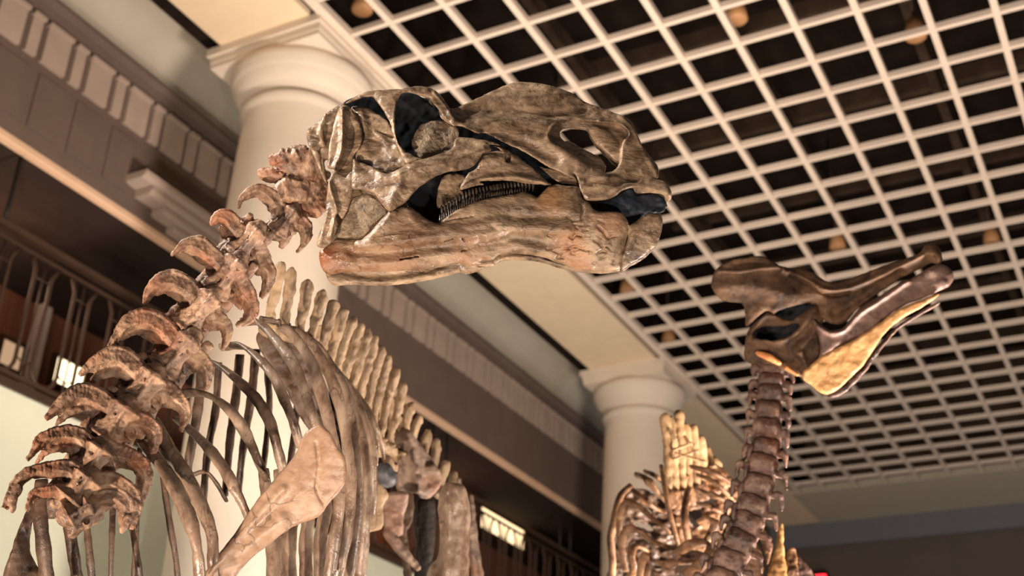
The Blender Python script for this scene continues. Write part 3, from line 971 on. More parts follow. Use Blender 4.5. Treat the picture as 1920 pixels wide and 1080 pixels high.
# --- neck: one mesh per vertebra; each has a body, two swept wings and an arch behind
def zz(ox, oy, sc):
    return lambda *p: [(ox + q[0] * sc, oy + q[1] * sc) + tuple(q[2:]) for q in p]


def blade(P, rr, cx, cy, R, sgn, thick=3.0, tw=1.0):
    """a thin wing: ridge line P, half widths rr; both flanks fall away from the ridge"""
    P = np.array(P, float)
    Pc = catmull(np.c_[P, np.array(rr, float)], 5)
    xy = Pc[:, :2]; w_ = Pc[:, 3]
    T = np.gradient(xy, axis=0); T /= np.linalg.norm(T, axis=1)[:, None] + 1e-9
    N = np.stack([T[:, 1], -T[:, 0]], 1) * sgn
    up = xy + N * w_[:, None]; dn = xy - N * w_[:, None] * 1.15
    poly = np.r_[up, dn[::-1]]
    zz_ = Pc[:, 2]

    def zc(X, Y):
        best = np.full(X.shape, 1e9); z = np.zeros(X.shape)
        for i in range(len(xy)):
            dx = X - xy[i, 0]; dy = Y - xy[i, 1]
            d = dx * dx + dy * dy
            off = dx * N[i, 0] + dy * N[i, 1]
            zi = zz_[i] - np.where(off > 0, off * 1.15, -off * .35) * tw + 2.5 * np.exp(-((off + w_[i] * .95) / 2.5) ** 2)
            m_ = d < best
            z = np.where(m_, zi, z); best = np.where(m_, d, best)
        return z
    return plate(poly, zc, thick, 3, smooth=False, wr=(1.0, 10), k=4)


def vert(c, ax, L, R, left, right, D, extra=(), seed=0, mat=None, nz=1.3):
    """c centre px, ax half axis vector (towards the head), R radius px, left/right wing ridge lines (x,y,z,r)"""
    r_ = random.Random(seed)
    cx, cy = c; ux, uy = ax[0] * 1.28, ax[1] * 1.28; R = R * 1.16
    n = math.hypot(ux, uy); hx, hy = ux / n, uy / n; wx, wy = -hy, hx      # w points right-down
    F = lambda a, b, z=0: (cx + wx * R * a + hx * n * b, cy + wy * R * a + hy * n * b, z)
    G = lambda a, b: F(a, b)[:2]
    pr = []
    # shield shaped body: lipped ends, pinched waist, keel
    j = lambda v: v * (1 + r_.uniform(-.09, .09))
    sh = [G(j(-.75), 1.1), G(0, 1.28), G(j(.75), 1.1), G(j(.62), .5), G(j(.58), 0), G(j(.82), -.55), G(j(1.0), -1.0), G(.35, -1.22), G(-.35, -1.15), G(j(-1.0), -1.0), G(j(-.8), -.5), G(j(-.58), 0), G(j(-.6), .5)]

    def dome(X, Y):
        a = ((X - cx) * wx + (Y - cy) * wy) / R; b = ((X - cx) * hx + (Y - cy) * hy) / n
        return R * (.52 - .50 * a * a - .16 * (1 - np.clip(b, -1, 1) ** 2)) + R * .16 * np.exp(-(a / .13) ** 2) + R * .14 * np.exp(-((b + 1.02) / .14) ** 2) + R * .10 * np.exp(-((b - 1.05) / .14) ** 2)
    pr.append(plate(sh, dome, R * .30, 4, wr=(1.6, 11)))
    pr += path([F(0, -1.05, -R * .1), F(0, 0, -R * .15), F(0, 1.1, -R * .1)], [R * .66, R * .48, R * .6], (1, 1, .7), k=5)
    pr += [cap(F(0, 1.15, -R * .05), F(0, 1.35, -R * .1), R * .55, R * .45, (1, 1, .8), k=4)]
    # arch and joint processes behind
    pr += path([F(0, -1.1, -R * 1.0), F(0, 0, -R * .95), F(0, 1.2, -R * .95)], [R * .7, R * .8, R * .62], (1, 1, .6), k=5)
    for s in (-1, 1):
        pr += path([F(1.05 * s, -1.5, -R * .95), F(.8 * s, -.2, -R * .8), F(.95 * s, 1.4, -R * .65)], [R * .3, R * .38, R * .3], (1, 1, .7), k=4)
        pr.append(cap(F(.3 * s, .2, -R * .9), F(.9 * s, 0, -R * .8), R * .34, R * .2, k=5))
        # stout root of the wing on the flank and the hollow behind it
        pr.append(cap(F(.6 * s, .55, -R * .1), F(1.05 * s, .25, -R * .2), R * .26, R * .2, k=5))
        pr.append(cap(F(.6 * s, -.75, -R * .1), F(1.0 * s, -.5, -R * .15), R * .22, R * .14, k=5))
        pr.append(cap(F(.80 * s, -.05, R * .35), F(.88 * s, .1, R * .0), R * .20, R * .16, (1, 1, 1), 'S', 3))
    for wpath, sgn in ((left, 1), (right, -1)):
        if not wpath: continue
        P = [p[:3] for p in wpath]; rr = [p[3] for p in wpath]
        s0 = -1 if sgn == 1 else 1
        P = [F(.45 * s0, .35, R * .12)] + P
        nn_ = len(rr)
        rr = [R * .62] + [q * (1.75 - .75 * i_ / (nn_ - 1)) for i_, q in enumerate(rr)]
        pr.append(blade(P, rr, cx, cy, R, sgn))
    pr += list(extra)
    for i in range(5):
        a, b = r_.uniform(-.6, .6), r_.uniform(-.8, .8)
        pr.append(cap(F(a, b, R * .62), F(a + r_.uniform(-.3, .3), b + r_.uniform(-.3, .3), R * .62), R * .07, R * .03, (1, 1, 1), 'S', 2))
    return bone('cervical_vertebra', pr, 2.0, mapD(D), mat or BN, skel, noise=(nz, 7), k=4)


N6 = zz(180, 420, .2778); N7 = zz(0, 650, 1 / 3.); N5 = zz(380, 250, 320 / 1329.); N8 = zz(0, 780, .2778)
# first two vertebrae: a knobbly cluster behind the skull
ex = []
for q in N5((560, 200, 0, 12), (640, 180, 6, 15), (740, 160, 10, 17), (820, 180, 6, 16), (850, 250, 0, 14), (860, 330, -4, 16), (930, 330, -6, 14), (760, 400, 4, 17), (860, 420, 0, 15), (650, 440, 6, 15), (700, 470, 8, 13), (800, 490, 2, 14), (900, 600, -4, 14), (920, 520, -8, 13), (840, 560, 0, 13)):
    ex.append(cap((q[0], q[1], q[2]), (q[0] + 5, q[1] - 2, q[2]), q[3], q[3] * .8, (1, 1, .8), k=7))
for pl in ([(600, 240, -12, 11), (720, 260, -10, 17), (860, 330, -12, 18)], [(700, 300, -16, 14), (780, 400, -12, 19), (880, 500, -14, 18), (860, 590, -14, 14)], [(640, 470, -10, 12), (740, 560, -12, 16), (840, 540, -12, 16)], [(900, 420, -16, 14), (990, 430, -24, 12)]):
    q = N5(*pl); ex += path([p[:3] for p in q], [p[3] for p in q], (1, 1, .8), k=7)
for q in N5((700, 320, 12, 13), (760, 330, 12, 14), (790, 320, 10, 9), (880, 460, 8, 10), (640, 330, 16, 4), (860, 480, 12, 9)):
    ex.append(cap((q[0], q[1], q[2] + 4), (q[0] + 4, q[1] + 2, q[2] + 10), q[3] * .8, q[3] * .7, (1, 1, 1.0), 'S', 3))
for pl in ([(470, 310, -14, 10), (540, 330, -12, 11), (620, 340, -8, 8)], [(560, 470, 6, 7), (640, 400, 6, 10), (720, 380, 0, 9)], [(580, 500, 8, 9), (700, 480, 10, 13), (800, 470, 6, 13)]):
    q = N5(*pl); ex += path([p[:3] for p in q], [p[3] for p in q], (1, 1, .8), k=6)
bone('atlas_vertebra', ex, 2.0, mapD(3.70), BN, skel, noise=(2.6, 9), k=5)

VS = [
    # centre, half axis, radius, left wing, right wing, depth
    (N5((640, 690))[0], (12, -15), 19, N5((590, 600, -2, 9), (520, 500, 0, 10), (430, 450, 2, 9), (350, 480, 3, 8), (300, 520, 3, 5), (285, 590, 3, 3)), N5((720, 700, 0, 12), (790, 740, 0, 10), (800, 820, 0, 7), (770, 880, 0, 4), (730, 930, 0, 2)), 3.67),
    (N6((1010, 130))[0], (15, -18), 24, N6((930, 60, -4, 14), (880, -20, 0, 13), (830, -40, 2, 10), (790, -10, 2, 6), (770, 0, 2, 3)), N6((1100, 260, -2, 13), (1160, 330, 0, 10), (1150, 420, 0, 8), (1110, 500, 0, 4)), 3.62),
    (N6((870, 360))[0], (17, -21), 27, N6((760, 220, 4, 12), (680, 160, 8, 14), (600, 150, 8, 9), (540, 190, 8, 5), (505, 220, 8, 3)), N6((1000, 500, -2, 13), (1045, 570, 0, 10), (1020, 640, 2, 8), (945, 690, 4, 4)), 3.58),
    (N6((680, 600))[0], (19, -22), 29, N6((600, 450, 4, 14), (500, 400, 8, 15), (420, 420, 10, 13), (360, 470, 10, 9), (330, 545, 10, 4)), N6((800, 650, 0, 12), (870, 690, 4, 9), (880, 770, 6, 7), (850, 850, 6, 3)), 3.54),
    (N6((540, 890))[0], (19, -22), 31, N6((430, 720, 4, 15), (320, 670, 8, 17), (230, 690, 12, 15), (150, 760, 12, 10), (90, 830, 12, 4)), N6((680, 930, 2, 13), (740, 980, 6, 10), (750, 1060, 6, 7), (735, 1120, 6, 4)), 3.49),
    (N7((800, 250))[0], (16, -22), 33, N7((730, 130, 4, 16), (660, 80, 8, 17), (580, 90, 12, 15), (500, 120, 12, 9), (445, 165, 12, 4)), N7((930, 270, 2, 14), (1010, 320, 6, 11), (1040, 390, 6, 8), (1015, 480, 6, 4)), 3.44),
    (N7((650, 430))[0], (14, -21), 34, N7((540, 320, 4, 16), (460, 290, 8, 17), (380, 310, 12, 13), (300, 370, 12, 8), (255, 410, 12, 4)), N7((800, 450, 4, 14), (860, 480, 8, 11), (865, 560, 8, 8), (830, 650, 8, 5)), 3.39),
    (N7((520, 650))[0], (12, -18), 33, N7((430, 520, 4, 13), (330, 510, 8, 12), (240, 530, 12, 10), (190, 590, 12, 6), (150, 640, 12, 3)), N7((650, 620, 4, 13), (760, 650, 8, 12), (810, 720, 8, 11), (800, 820, 8, 9), (780, 900, 8, 5)), 3.35),
    (N7((450, 800))[0], (12, -15), 34, N7((370, 700, 4, 12), (250, 700, 8, 9), (150, 720, 12, 8), (90, 780, 12, 8), (60, 850, 14, 8), (25, 915, 14, 7)), N7((600, 780, 6, 14), (700, 820, 10, 14), (745, 880, 12, 13), (740, 950, 12, 12), (735, 1030, 12, 5)), 3.31),
    (N7((440, 920))[0], (14, -8), 27, N7((360, 820, 0, 8), (260, 820, 4, 7), (190, 830, 6, 6), (165, 890, 6, 5), (150, 930, 6, 3)), N7((560, 880, 0, 12), (640, 860, 2, 11), (700, 900, 2, 11), (690, 960, 4, 9), (690, 1020, 4, 4)), 3.30),
]
NG = 'neck vertebrae of the front skeleton'
for i, (c, ax, R, lf, rt, D) in enumerate(VS):
    extra = []
    if i == 8:
        q = N7((110, 790, 16, 7), (75, 860, 16, 6), (70, 925, 16, 5)); extra += path([p[:3] for p in q], [p[3] for p in q], (1, 1, .8))
        q = N7((720, 960, 14, 7), (700, 1010, 14, 5), (680, 1040, 14, 3)); extra += path([p[:3] for p in q], [p[3] for p in q], (1, 1, .8))
    if i in (5, 6, 7):
        # second, lower strut of the wing with a gap between
        q = [(p[0] + 6, p[1] + R * .62, p[2] - 12, max(3, p[3] * .5)) for p in lf[:4]]
        extra += path([p[:3] for p in q], [p[3] for p in q], (1, 1, .7))
    vert(c, ax, 0, R, lf, rt, D, extra, seed=i)

rodp = [(565, 345, 3.78), (520, 420, 3.76), (470, 455, 3.74), (421, 520, 3.70), (369, 587, 3.66), (330, 667, 3.61), (267, 733, 3.56), (217, 793, 3.51), (173, 867, 3.47), (150, 917, 3.44)]
rp = catmull([list(at(x, y, D)) for x, y, D in rodp], 5)
MB().tube(rp, np.linspace(.020, .052, len(rp)), 12).build('shade_rod', M['steel'], skel, True)  # black rod added so the gaps between vertebrae read as shade

# --- ribs
RZ = zz(260, 560, 440 / 914.)
def rib(pts, D0, D1, w, mat=None, flat=.55, name='rib', bulge=.12, seg=10, up=None):
    """pts px; depth runs D0 (head) to D1 (tip) bowing towards the viewer; w half width px"""
    P = np.array([p[:2] for p in pts], float)
    P = catmull(P, 7)
    t = np.r_[0, np.cumsum(np.linalg.norm(np.diff(P, axis=0), axis=1))]; t /= t[-1]
    D = D0 + (D1 - D0) * t - bulge * np.sin(PI * np.clip(t * .9, 0, 1))
    W3 = CAM + rays(P[:, 0], P[:, 1]) * D[:, None]
    ww = np.interp(t, np.linspace(0, 1, len(w)), w) if np.ndim(w) else np.full(len(t), float(w))
    ww = ww * (1 + .06 * np.sin(t * 23) + .04 * np.sin(t * 61))
    n = len(ww)
    # broad face turned partly to the viewer, rounded outer edge
    u = up if up is not None else (0.62, 0.25, -0.35)
    mb = MB().tube(W3, ww * D / FPX, seg, flat, u)
    return mb.build(name, mat or RB, skel, True)


ribs = [
    (RZ((20, 560), (90, 650), (150, 750), (205, 880), (228, 980), (240, 1100)), 3.45, 3.25, [13, 15, 15, 14, 11, 13]),
    (RZ((60, 470), (110, 560), (180, 680), (240, 800), (285, 920), (290, 1040), (300, 1110)), 3.52, 3.3, [10, 12, 13, 13, 12, 12, 11]),
    (RZ((150, 470), (200, 510), (270, 580), (330, 660), (380, 750), (425, 850), (440, 920)), 3.6, 3.42, [11, 12, 12, 11, 11, 9, 7]),
    (RZ((150, 380), (215, 365), (290, 385), (360, 440), (420, 530), (465, 630), (500, 710)), 3.68, 3.5, [9, 9, 11, 11, 11, 10, 9]),
    (RZ((240, 240), (320, 265), (400, 330), (465, 400), (515, 490), (545, 600), (570, 700)), 3.78, 3.6, [8, 10, 11, 11, 11, 11, 10]),
    (RZ((320, 190), (400, 185), (470, 235), (530, 310), (570, 400), (605, 490), (630, 580)), 3.9, 3.7, [8, 9, 10, 10, 10, 10, 10]),
    (RZ((400, 90), (470, 95), (550, 180), (610, 270), (650, 370), (680, 470), (710, 580), (720, 700)), 4.02, 3.85, [8, 9, 11, 11, 10, 11, 12, 12]),
    (RZ((470, 80), (560, 110), (630, 180), (680, 270), (715, 380), (745, 500), (770, 640), (780, 800), (760, 960), (740, 1100)), 4.15, 4.0, [7, 9, 11, 12, 12, 12, 12, 12, 12, 12]),
    (RZ((540, 90), (620, 130), (690, 200), (745, 300), (785, 420), (810, 560), (825, 720), (815, 880), (790, 1000), (770, 1100)), 4.3, 4.15, [7, 9, 10, 11, 11, 11, 12, 12, 12, 12]),
    (RZ((610, 130), (690, 180), (755, 270), (800, 370), (835, 500), (850, 650), (855, 820), (835, 980), (815, 1100)), 4.42, 4.3, [7, 8, 10, 10, 10, 11, 11, 11, 11]),
    (RZ((700, 220), (760, 270), (810, 360), (850, 470), (880, 600), (890, 760), (880, 900), (860, 1100)), 4.55, 4.42, [6, 8, 9, 10, 10, 11, 12, 12]),
    (RZ((760, 270), (820, 340), (860, 430), (900, 560), (915, 700), (905, 850)), 4.7, 4.6, [6, 8, 8, 9, 9, 8]),
    ([(640, 720), (670, 750), (695, 800), (705, 850), (700, 900)], 4.85, 4.75, [5, 6, 6, 6, 4]),
    ([(665, 730), (692, 770), (712, 820), (720, 860)], 4.95, 4.9, [4, 5, 5, 4]),
]
for pts, d0, d1, wdt in ribs:
    rib(pts, d0, d1, wdt)
# lower shafts below the shoulder blade
for k, (x0, x1) in enumerate([(488, 512), (536, 545), (566, 575), (596, 602), (516, 530)]):
    rib([(x0 + 6, 880), (x0 + 14, 950), (x1 - 2, 1020), (x1, 1110)], 3.95 + .08 * k, 3.9 + .08 * k, [10, 13, 13, 13], bulge=.02)
# ribs of the far side, seen through the cage
far = [
    ([(262, 840), (255, 1000), (250, 1110)], 4.2, [5, 6, 6]),
    ([(296, 840), (306, 900), (318, 980), (330, 1050), (335, 1110)], 4.2, [5, 6, 7, 6, 6]),
    ([(380, 670), (374, 740), (366, 800), (352, 880), (350, 960)], 4.4, [10, 10, 9, 8]),
    ([(410, 680), (404, 770), (392, 830), (384, 900), (380, 960)], 4.5, [7, 8, 8, 7]),
    ([(450, 665), (442, 745), (432, 820), (422, 930)], 4.6, [9, 9, 7]),
    ([(480, 655), (472, 740), (462, 800), (452, 870), (446, 940)], 4.7, [9, 9, 8, 6]),
    ([(508, 630), (501, 690), (505, 760), (494, 880)], 4.8, [6, 7, 6]),
    ([(562, 700), (554, 790), (545, 860), (530, 930)], 4.9, [7, 7, 6]),
    ([(362, 890), (385, 885), (405, 905), (425, 940)], 4.0, [4, 4, 5, 5]),
    ([(128, 930), (132, 1000), (144, 1080), (146, 1110)], 3.9, [9, 12, 12, 12]),
    ([(160, 960), (166, 1020), (172, 1080), (175, 1110)], 4.0, [6, 7, 8, 8]),
    ([(212, 940), (210, 1000), (208, 1060), (207, 1110)], 4.1, [6, 6, 5, 5]),
    ([(245, 980), (255, 1030), (262, 1080), (266, 1110)], 4.15, [5, 6, 7, 7]),
    ([(78, 900), (75, 960), (82, 1030), (90, 1110)], 3.8, [12, 14, 15, 15]),
]
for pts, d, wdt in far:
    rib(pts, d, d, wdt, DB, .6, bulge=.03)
# wall of the chest high under the spine, where the rib heads crowd together
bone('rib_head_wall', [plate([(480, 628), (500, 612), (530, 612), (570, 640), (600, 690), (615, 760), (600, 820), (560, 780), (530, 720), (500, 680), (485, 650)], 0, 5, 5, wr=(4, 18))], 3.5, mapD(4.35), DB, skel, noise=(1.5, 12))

# --- shoulder blades
sc = RZ((230, 1120), (300, 1010), (370, 920), (450, 800), (530, 700), (600, 620), (645, 530), (700, 488), (745, 520), (770, 570), (800, 610), (812, 670), (800, 730), (740, 800), (700, 850), (600, 890), (520, 950), (440, 1010), (370, 1090), (320, 1140))
bone('scapula', [plate(sc, lambda x, y: 14 - ((x - 560) * .70 + (y - 900) * .72) ** 2 * .0016, 7, 8, wr=(1.2, 26), ridges=[
    (RZ((260, 1090), (400, 920), (560, 740)), 7, 9), (RZ((690, 560), (700, 650), (692, 740), (720, 800)), -3, 3), (RZ((380, 1000), (480, 920), (560, 860)), 8, 14)])], 2.6, mapD(3.28), SB, skel, noise=(.9, 14),
    label='pale tan shoulder blade')
fs = N8((180, 640), (130, 760), (90, 860), (60, 960), (30, 1120), (300, 1120), (250, 1000), (200, 900), (210, 780), (240, 700), (400, 690), (440, 640), (380, 560), (280, 540))
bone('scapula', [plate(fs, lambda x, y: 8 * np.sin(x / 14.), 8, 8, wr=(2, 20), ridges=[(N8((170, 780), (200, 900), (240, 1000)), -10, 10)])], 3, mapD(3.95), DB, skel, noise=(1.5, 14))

# --- back: vertebral bodies with tall blade spines
tips = [(527, 497), (547, 510), (577, 532), (605, 550), (627, 568), (645, 585), (660, 600), (676, 612), (690, 622), (702, 634), (715, 655), (728, 672), (742, 695), (757, 722), (770, 760), (785, 785), (802, 812), (818, 830), (836, 868), (852, 888)]
bases = [(503, 606), (533, 612), (560, 620), (582, 640), (600, 660), (615, 682), (628, 700), (640, 722), (655, 745), (668, 762), (682, 782), (696, 800), (712, 820), (728, 830), (745, 845), (760, 862), (785, 880), (808, 895), (826, 915), (842, 930)]
rs = random.Random(11)
for i, (t, b) in enumerate(zip(tips, bases)):
    D = 4.15 + i * .105
    f = FPX / D / 540
    mx_ = ((t[0] + b[0]) / 2 + rs.uniform(-2, 2), (t[1] + b[1]) / 2)
    wv = 8.5 * (4.15 / D) + 1.5
    vb = bone('dorsal_vertebra', [cap((b[0] - 4, b[1] + 10, 0), (b[0] + 8, b[1] + 16, -6), 15 * 4.15 / D, 14 * 4.15 / D, k=6),
                                  cap((b[0] - 2, b[1] + 4, 10), (b[0] + 12, b[1] + 6, 26), 6, 4, k=5)], 3.0, mapD(D), TB, skel, noise=(2, 9))
    bone('neural_spine', path([(b[0], b[1] + 8, 0), (b[0] + (t[0] - b[0]) * .3, b[1] + (t[1] - b[1]) * .3, 0), (mx_[0], mx_[1], 0), (t[0] + (b[0] - t[0]) * .12, t[1] + (b[1] - t[1]) * .12, 0), (t[0], t[1], 0)],
                              [wv * .9, wv * .85, wv, wv * 1.1, wv * .8], (1, 1, .7), k=3), 2.6, mapD(D), TB, vb, noise=(1.6, 10))
bone('ossified_tendon', [plate([(560, 640), (600, 610), (650, 625), (690, 660), (725, 720), (752, 780), (775, 830), (790, 880), (750, 890), (715, 860), (680, 830), (650, 780), (620, 720), (590, 680)], 0, 5, 5,
     wr=(4.5, 9), ridges=[([(590, 630), (660, 700), (740, 830)], 5, 4), ([(600, 660), (650, 730), (720, 850)], 5, 4), ([(610, 620), (690, 690), (765, 830)], 5, 4)])], 2.6, mapD(5.12, (.0062, 0), (640, 700)), TB, skel, noise=(2.2, 8), label='sheet of bony tendons along the back spines')
# --- pelvis and hind leg
PZ = zz(600, 760, 320 / 1080.)
PB = bone_mat('mauve_pelvis_bone', (76, 62, 56), (128, 104, 90), (164, 140, 120), (150, 100, 74), .5, 8, .5, .62)
bone('ilium', [plate(PZ((425, 260), (440, 220), (500, 160), (550, 150), (600, 200), (660, 280), (730, 370), (775, 440), (760, 520), (700, 590), (640, 585), (610, 560), (540, 550), (490, 545), (480, 470), (500, 350)), 0, 9, 9, wr=(4, 16),
                     ridges=[(PZ((560, 180), (600, 320), (620, 540)), 16, 12), (PZ((430, 260), (480, 310), (500, 420)), 8, 8)], deps=[(PZ((480, 260), (520, 250), (520, 330), (480, 340)), 12, 4)])], 2.8, mapD(5.6), PB, skel, noise=(1.5, 12), label='flared hip blade')
bone('sternal_plate', [plate(PZ((300, 480), (340, 465), (430, 560), (405, 640), (400, 770), (330, 800), (260, 850), (220, 1000), (200, 800), (190, 560)), 0, 7, 7, wr=(2, 16))], 2.8, mapD(5.0), TB, skel, noise=(1.2, 12))
bone('femur_head', [cap((*PZ((405, 430))[0], 0), (*PZ((430, 460))[0], 0), 20, 18)], 2.6, mapD(5.3), bone_mat('blue_grey_bone', (44, 46, 52), (70, 72, 80), (100, 98, 100), None, .4, 10, .4), skel, noise=(1, 12), label='rounded blue-grey thigh head')
bone('pubis', [plate(PZ((400, 570), (540, 545), (560, 600), (530, 700), (520, 820), (420, 810), (395, 700)), 0, 10, 9, wr=(2, 14)), *path([(*PZ((430, 810))[0], 6), (*PZ((500, 900))[0], 6), (*PZ((620, 1030))[0], 4)], [9, 10, 6], k=5)], 2.8, mapD(5.45), PB, skel, noise=(1.5, 12))
bone('femur', [plate(PZ((770, 520), (830, 488), (920, 525), (952, 700), (945, 860), (925, 1120), (700, 1120), (750, 940), (760, 800), (745, 640)), lambda x, y: 18 - (x - 852) ** 2 * .012, 14, 12, wr=(1.2, 22), ridges=[(PZ((760, 600), (775, 800), (740, 1050)), -10, 8)]),
                     cap((834, 1080, -30), (800, 1500, -40), 34, 30, k=10)], 3.0, mapD(5.2), RB, skel, noise=(1.2, 14), label='broad pale thigh bone')
bone('femur', [plate(PZ((610, 600), (720, 590), (735, 700), (725, 900), (690, 1120), (600, 1120), (610, 900), (590, 720)), -10, 14, 10)], 3.2, mapD(5.9), bone_mat('void_shade', (24, 18, 14), (40, 30, 24), (60, 46, 36), None, .6, 9, .4), skel, noise=(1.2, 14))  # near-black plate: dark void beside the thigh painted as a far bone
bone('ischium', [plate(PZ((520, 560), (590, 560), (590, 700), (560, 780), (520, 760)), -6, 8, 7)] + path([(755, 985, 0), (760, 1040, 0), (768, 1110, 0)], [7, 7, 8]), 3.0, mapD(5.75), DB, skel, noise=(1.2, 12))
bone('ossified_tendon', path([(860, 900, 0), (872, 960, 0), (884, 1020, 0), (890, 1100, 0)], [5, 6, 6, 6]) + path([(884, 930, 0), (890, 1000, 0), (905, 1100, 0)], [5, 5, 5]), 3.0, mapD(6.1), PB, skel, noise=(1.2, 12))
# legs down to the plinth and the mounting post, below the view
foot = at(800, 1080, 5.2)
for dx, dy in ((0, 0), (-.5, .55)):
    k_ = np.array([foot[0] + dx, foot[1] + dy, 2.3])
    pts_ = catmull([k_ + (0, 0, .1), k_ + (.1, .25, -.8), k_ + (0, .35, -1.2), k_ + (0, .05, -1.85), k_ + (.02, -.1, -2.24)], 6)
    MB().tube(pts_, np.interp(np.linspace(0, 1, len(pts_)), [0, .3, .5, .8, 1], [.09, .06, .07, .06, .10]), 12).build('lower_leg', RB, skel, True)
    MB().tube([k_ + (.02, .05, -2.25), k_ + (.04, -.25, -2.26)], [.09, .05], 10, .5).build('foot', RB, skel, True)

# ================================================================== REAR SKELETON
Q8 = zz(1300, 430, 520 / 1605.); Q7 = zz(1120, 740, 440 / 1398.)
CB = bone_mat('crested_skull_bone', (46, 32, 26), (92, 66, 50), (134, 102, 74), None, .68, 8, .45)
GB = bone_mat('uplit_gold_jaw', (150, 104, 58), (190, 140, 84), (212, 166, 110), None, .5, 8, .35)  # gold of the uplight painted into the bone colour
VB = bone_mat('plum_neck_bone', (44, 30, 28), (86, 60, 54), (146, 116, 100), (120, 70, 50), .42, 10, .6)
WB = bone_mat('amber_rib_bone', (62, 40, 28), (122, 84, 58), (178, 136, 98), None, .42, 9, .6)
FB = bone_mat('uplit_gold_spine', (116, 84, 54), (168, 130, 88), (198, 164, 122), None, .55, 9, .4, stretch=(1, 1, .4))  # pale gold stands for uplight on the spines, put into the colour
rear = empty('dinosaur_skeleton', (-1.6, 5.6, 0), 'smaller crested long-snouted dinosaur skeleton at the right, its head raised on a dark upright neck', 'skeleton')
D2 = 5.4
c2 = Q8((105, 330), (115, 270), (140, 222), (220, 180), (300, 165), (390, 155), (440, 175), (520, 215), (620, 225), (700, 255), (770, 300), (860, 300), (960, 265), (1100, 212), (1240, 165), (1310, 135), (1345, 92), (1400, 88), (1430, 125), (1440, 180), (1415, 205), (1380, 195), (1300, 235), (1200, 285), (1100, 350),
        (1000, 420), (940, 470), (890, 530), (840, 550), (780, 540), (735, 500), (710, 430), (640, 470), (560, 500), (480, 500), (430, 470), (380, 500), (310, 560), (300, 500), (285, 430), (200, 420), (150, 400))
sk2 = bone('skull', [plate(c2, lambda x, y: 14 - np.clip((500 - y) / 14., -2, 8) * 1.2, 10, 9, wr=(1.4, 20), holes=[Q8((470, 490), (520, 462), (600, 440), (680, 428), (650, 470), (590, 505), (520, 515))], ridges=[
    (Q8((140, 240), (260, 245), (400, 225), (520, 215)), 9, 5), (Q8((520, 240), (640, 290), (760, 350), (900, 340), (1100, 260), (1320, 150)), 9, 6), (Q8((560, 260), (680, 320), (780, 380), (900, 370)), -9, 4),
    (Q8((160, 330), (360, 330), (560, 380), (740, 360)), 7, 14), (Q8((240, 200), (320, 190), (400, 190)), -7, 5), (Q8((1340, 130), (1400, 140), (1420, 190)), 7, 8), (Q8((820, 480), (960, 400), (1200, 260)), -8, 9)])],
    2.4, mapD(D2), CB, rear, noise=(1.0, 12), label='long low crested skull')
bone('quadrate_bone', [plate(Q8((300, 640), (330, 570), (430, 480), (480, 500), (560, 525), (640, 480), (720, 430), (770, 490), (740, 560), (730, 640), (735, 720), (690, 780), (640, 850), (560, 835), (480, 800), (400, 785), (310, 770), (295, 700)), 4, 8, 8, wr=(2, 16),
     holes=[Q8((345, 600), (400, 565), (500, 562), (610, 550), (570, 605), (480, 640), (380, 632))],
     ridges=[(Q8((320, 650), (400, 640), (500, 640), (600, 590), (700, 470)), 9, 8), (Q8((600, 700), (680, 620), (720, 560)), 9, 10), (Q8((380, 720), (480, 760), (600, 830)), 6, 8), (Q8((330, 620), (400, 510), (470, 500)), 6, 4), (Q8((620, 720), (660, 800)), 8, 7)])],
     2.4, mapD(D2), CB, sk2, noise=(1.4, 12))
jl = Q8((715, 600), (690, 520), (730, 545), (790, 580), (860, 570), (910, 520), (960, 460), (1060, 395), (1180, 320), (1225, 290), (1260, 285), (1380, 215), (1440, 203), (1490, 235), (1508, 280), (1480, 330), (1420, 360), (1330, 400), (1200, 450), (1100, 520), (1000, 600), (860, 670), (740, 740), (735, 680))
jw = bone('lower_jaw', [plate(jl, lambda x, y: 16 + (x * 0), 9, 9, wr=(1.2, 18), ridges=[(Q8((720, 560), (800, 600), (880, 575), (960, 490), (1100, 400), (1240, 300)), 8, 5), (Q8((1440, 300), (1470, 320)), 6, 10), (Q8((1380, 240), (1470, 260)), 6, 10)])],
     2.4, mapD(D2), bone_mat('purple_brown_jaw', (84, 62, 58), (124, 96, 88), (150, 122, 108), None, .45, 8, .35), rear, noise=(1.0, 12), label='long lower jaw with a purple-brown flank')
bone('dentary_flange', [plate(Q8((625, 850), (690, 770), (800, 700), (940, 630), (1050, 560), (1200, 455), (1340, 400), (1410, 370), (1420, 385), (1330, 450), (1240, 500), (1150, 560), (1080, 640), (1030, 720), (980, 790), (900, 870), (830, 930), (760, 955), (700, 920)),
     lambda x, y: 20 - (y - 640) * .22 + (x - 1600) * -.10, 5, 6, wr=(1.2, 20))], 2.4, mapD(D2), GB, jw, noise=(1.0, 12), label='lower flange of the jaw, uplight painted in gold')
bone('far_jaw', [plate(Q8((780, 960), (860, 900), (960, 800), (1040, 700), (1100, 640), (1200, 545), (1400, 430), (1405, 445), (1200, 570), (1100, 680), (1030, 780), (960, 870), (870, 950), (800, 975)), -40, 5, 5, wr=(1, 14))], 2.6, mapD(D2), VB, jw, noise=(1, 10))
bone('throat_bone', path([(*Q8((370, 715))[0], 22), (*Q8((440, 740))[0], 26), (*Q8((500, 775))[0], 22)], [4, 6, 4]) + path([(*Q8((540, 800))[0], 18), (*Q8((600, 840))[0], 16)], [4, 4]), 2.2, mapD(D2), bone_mat('orange_splint', (190, 110, 60), (214, 136, 80), (226, 160, 100), None, .5, 9, .3), sk2, noise=(.6, 10), label='orange splint under the skull')

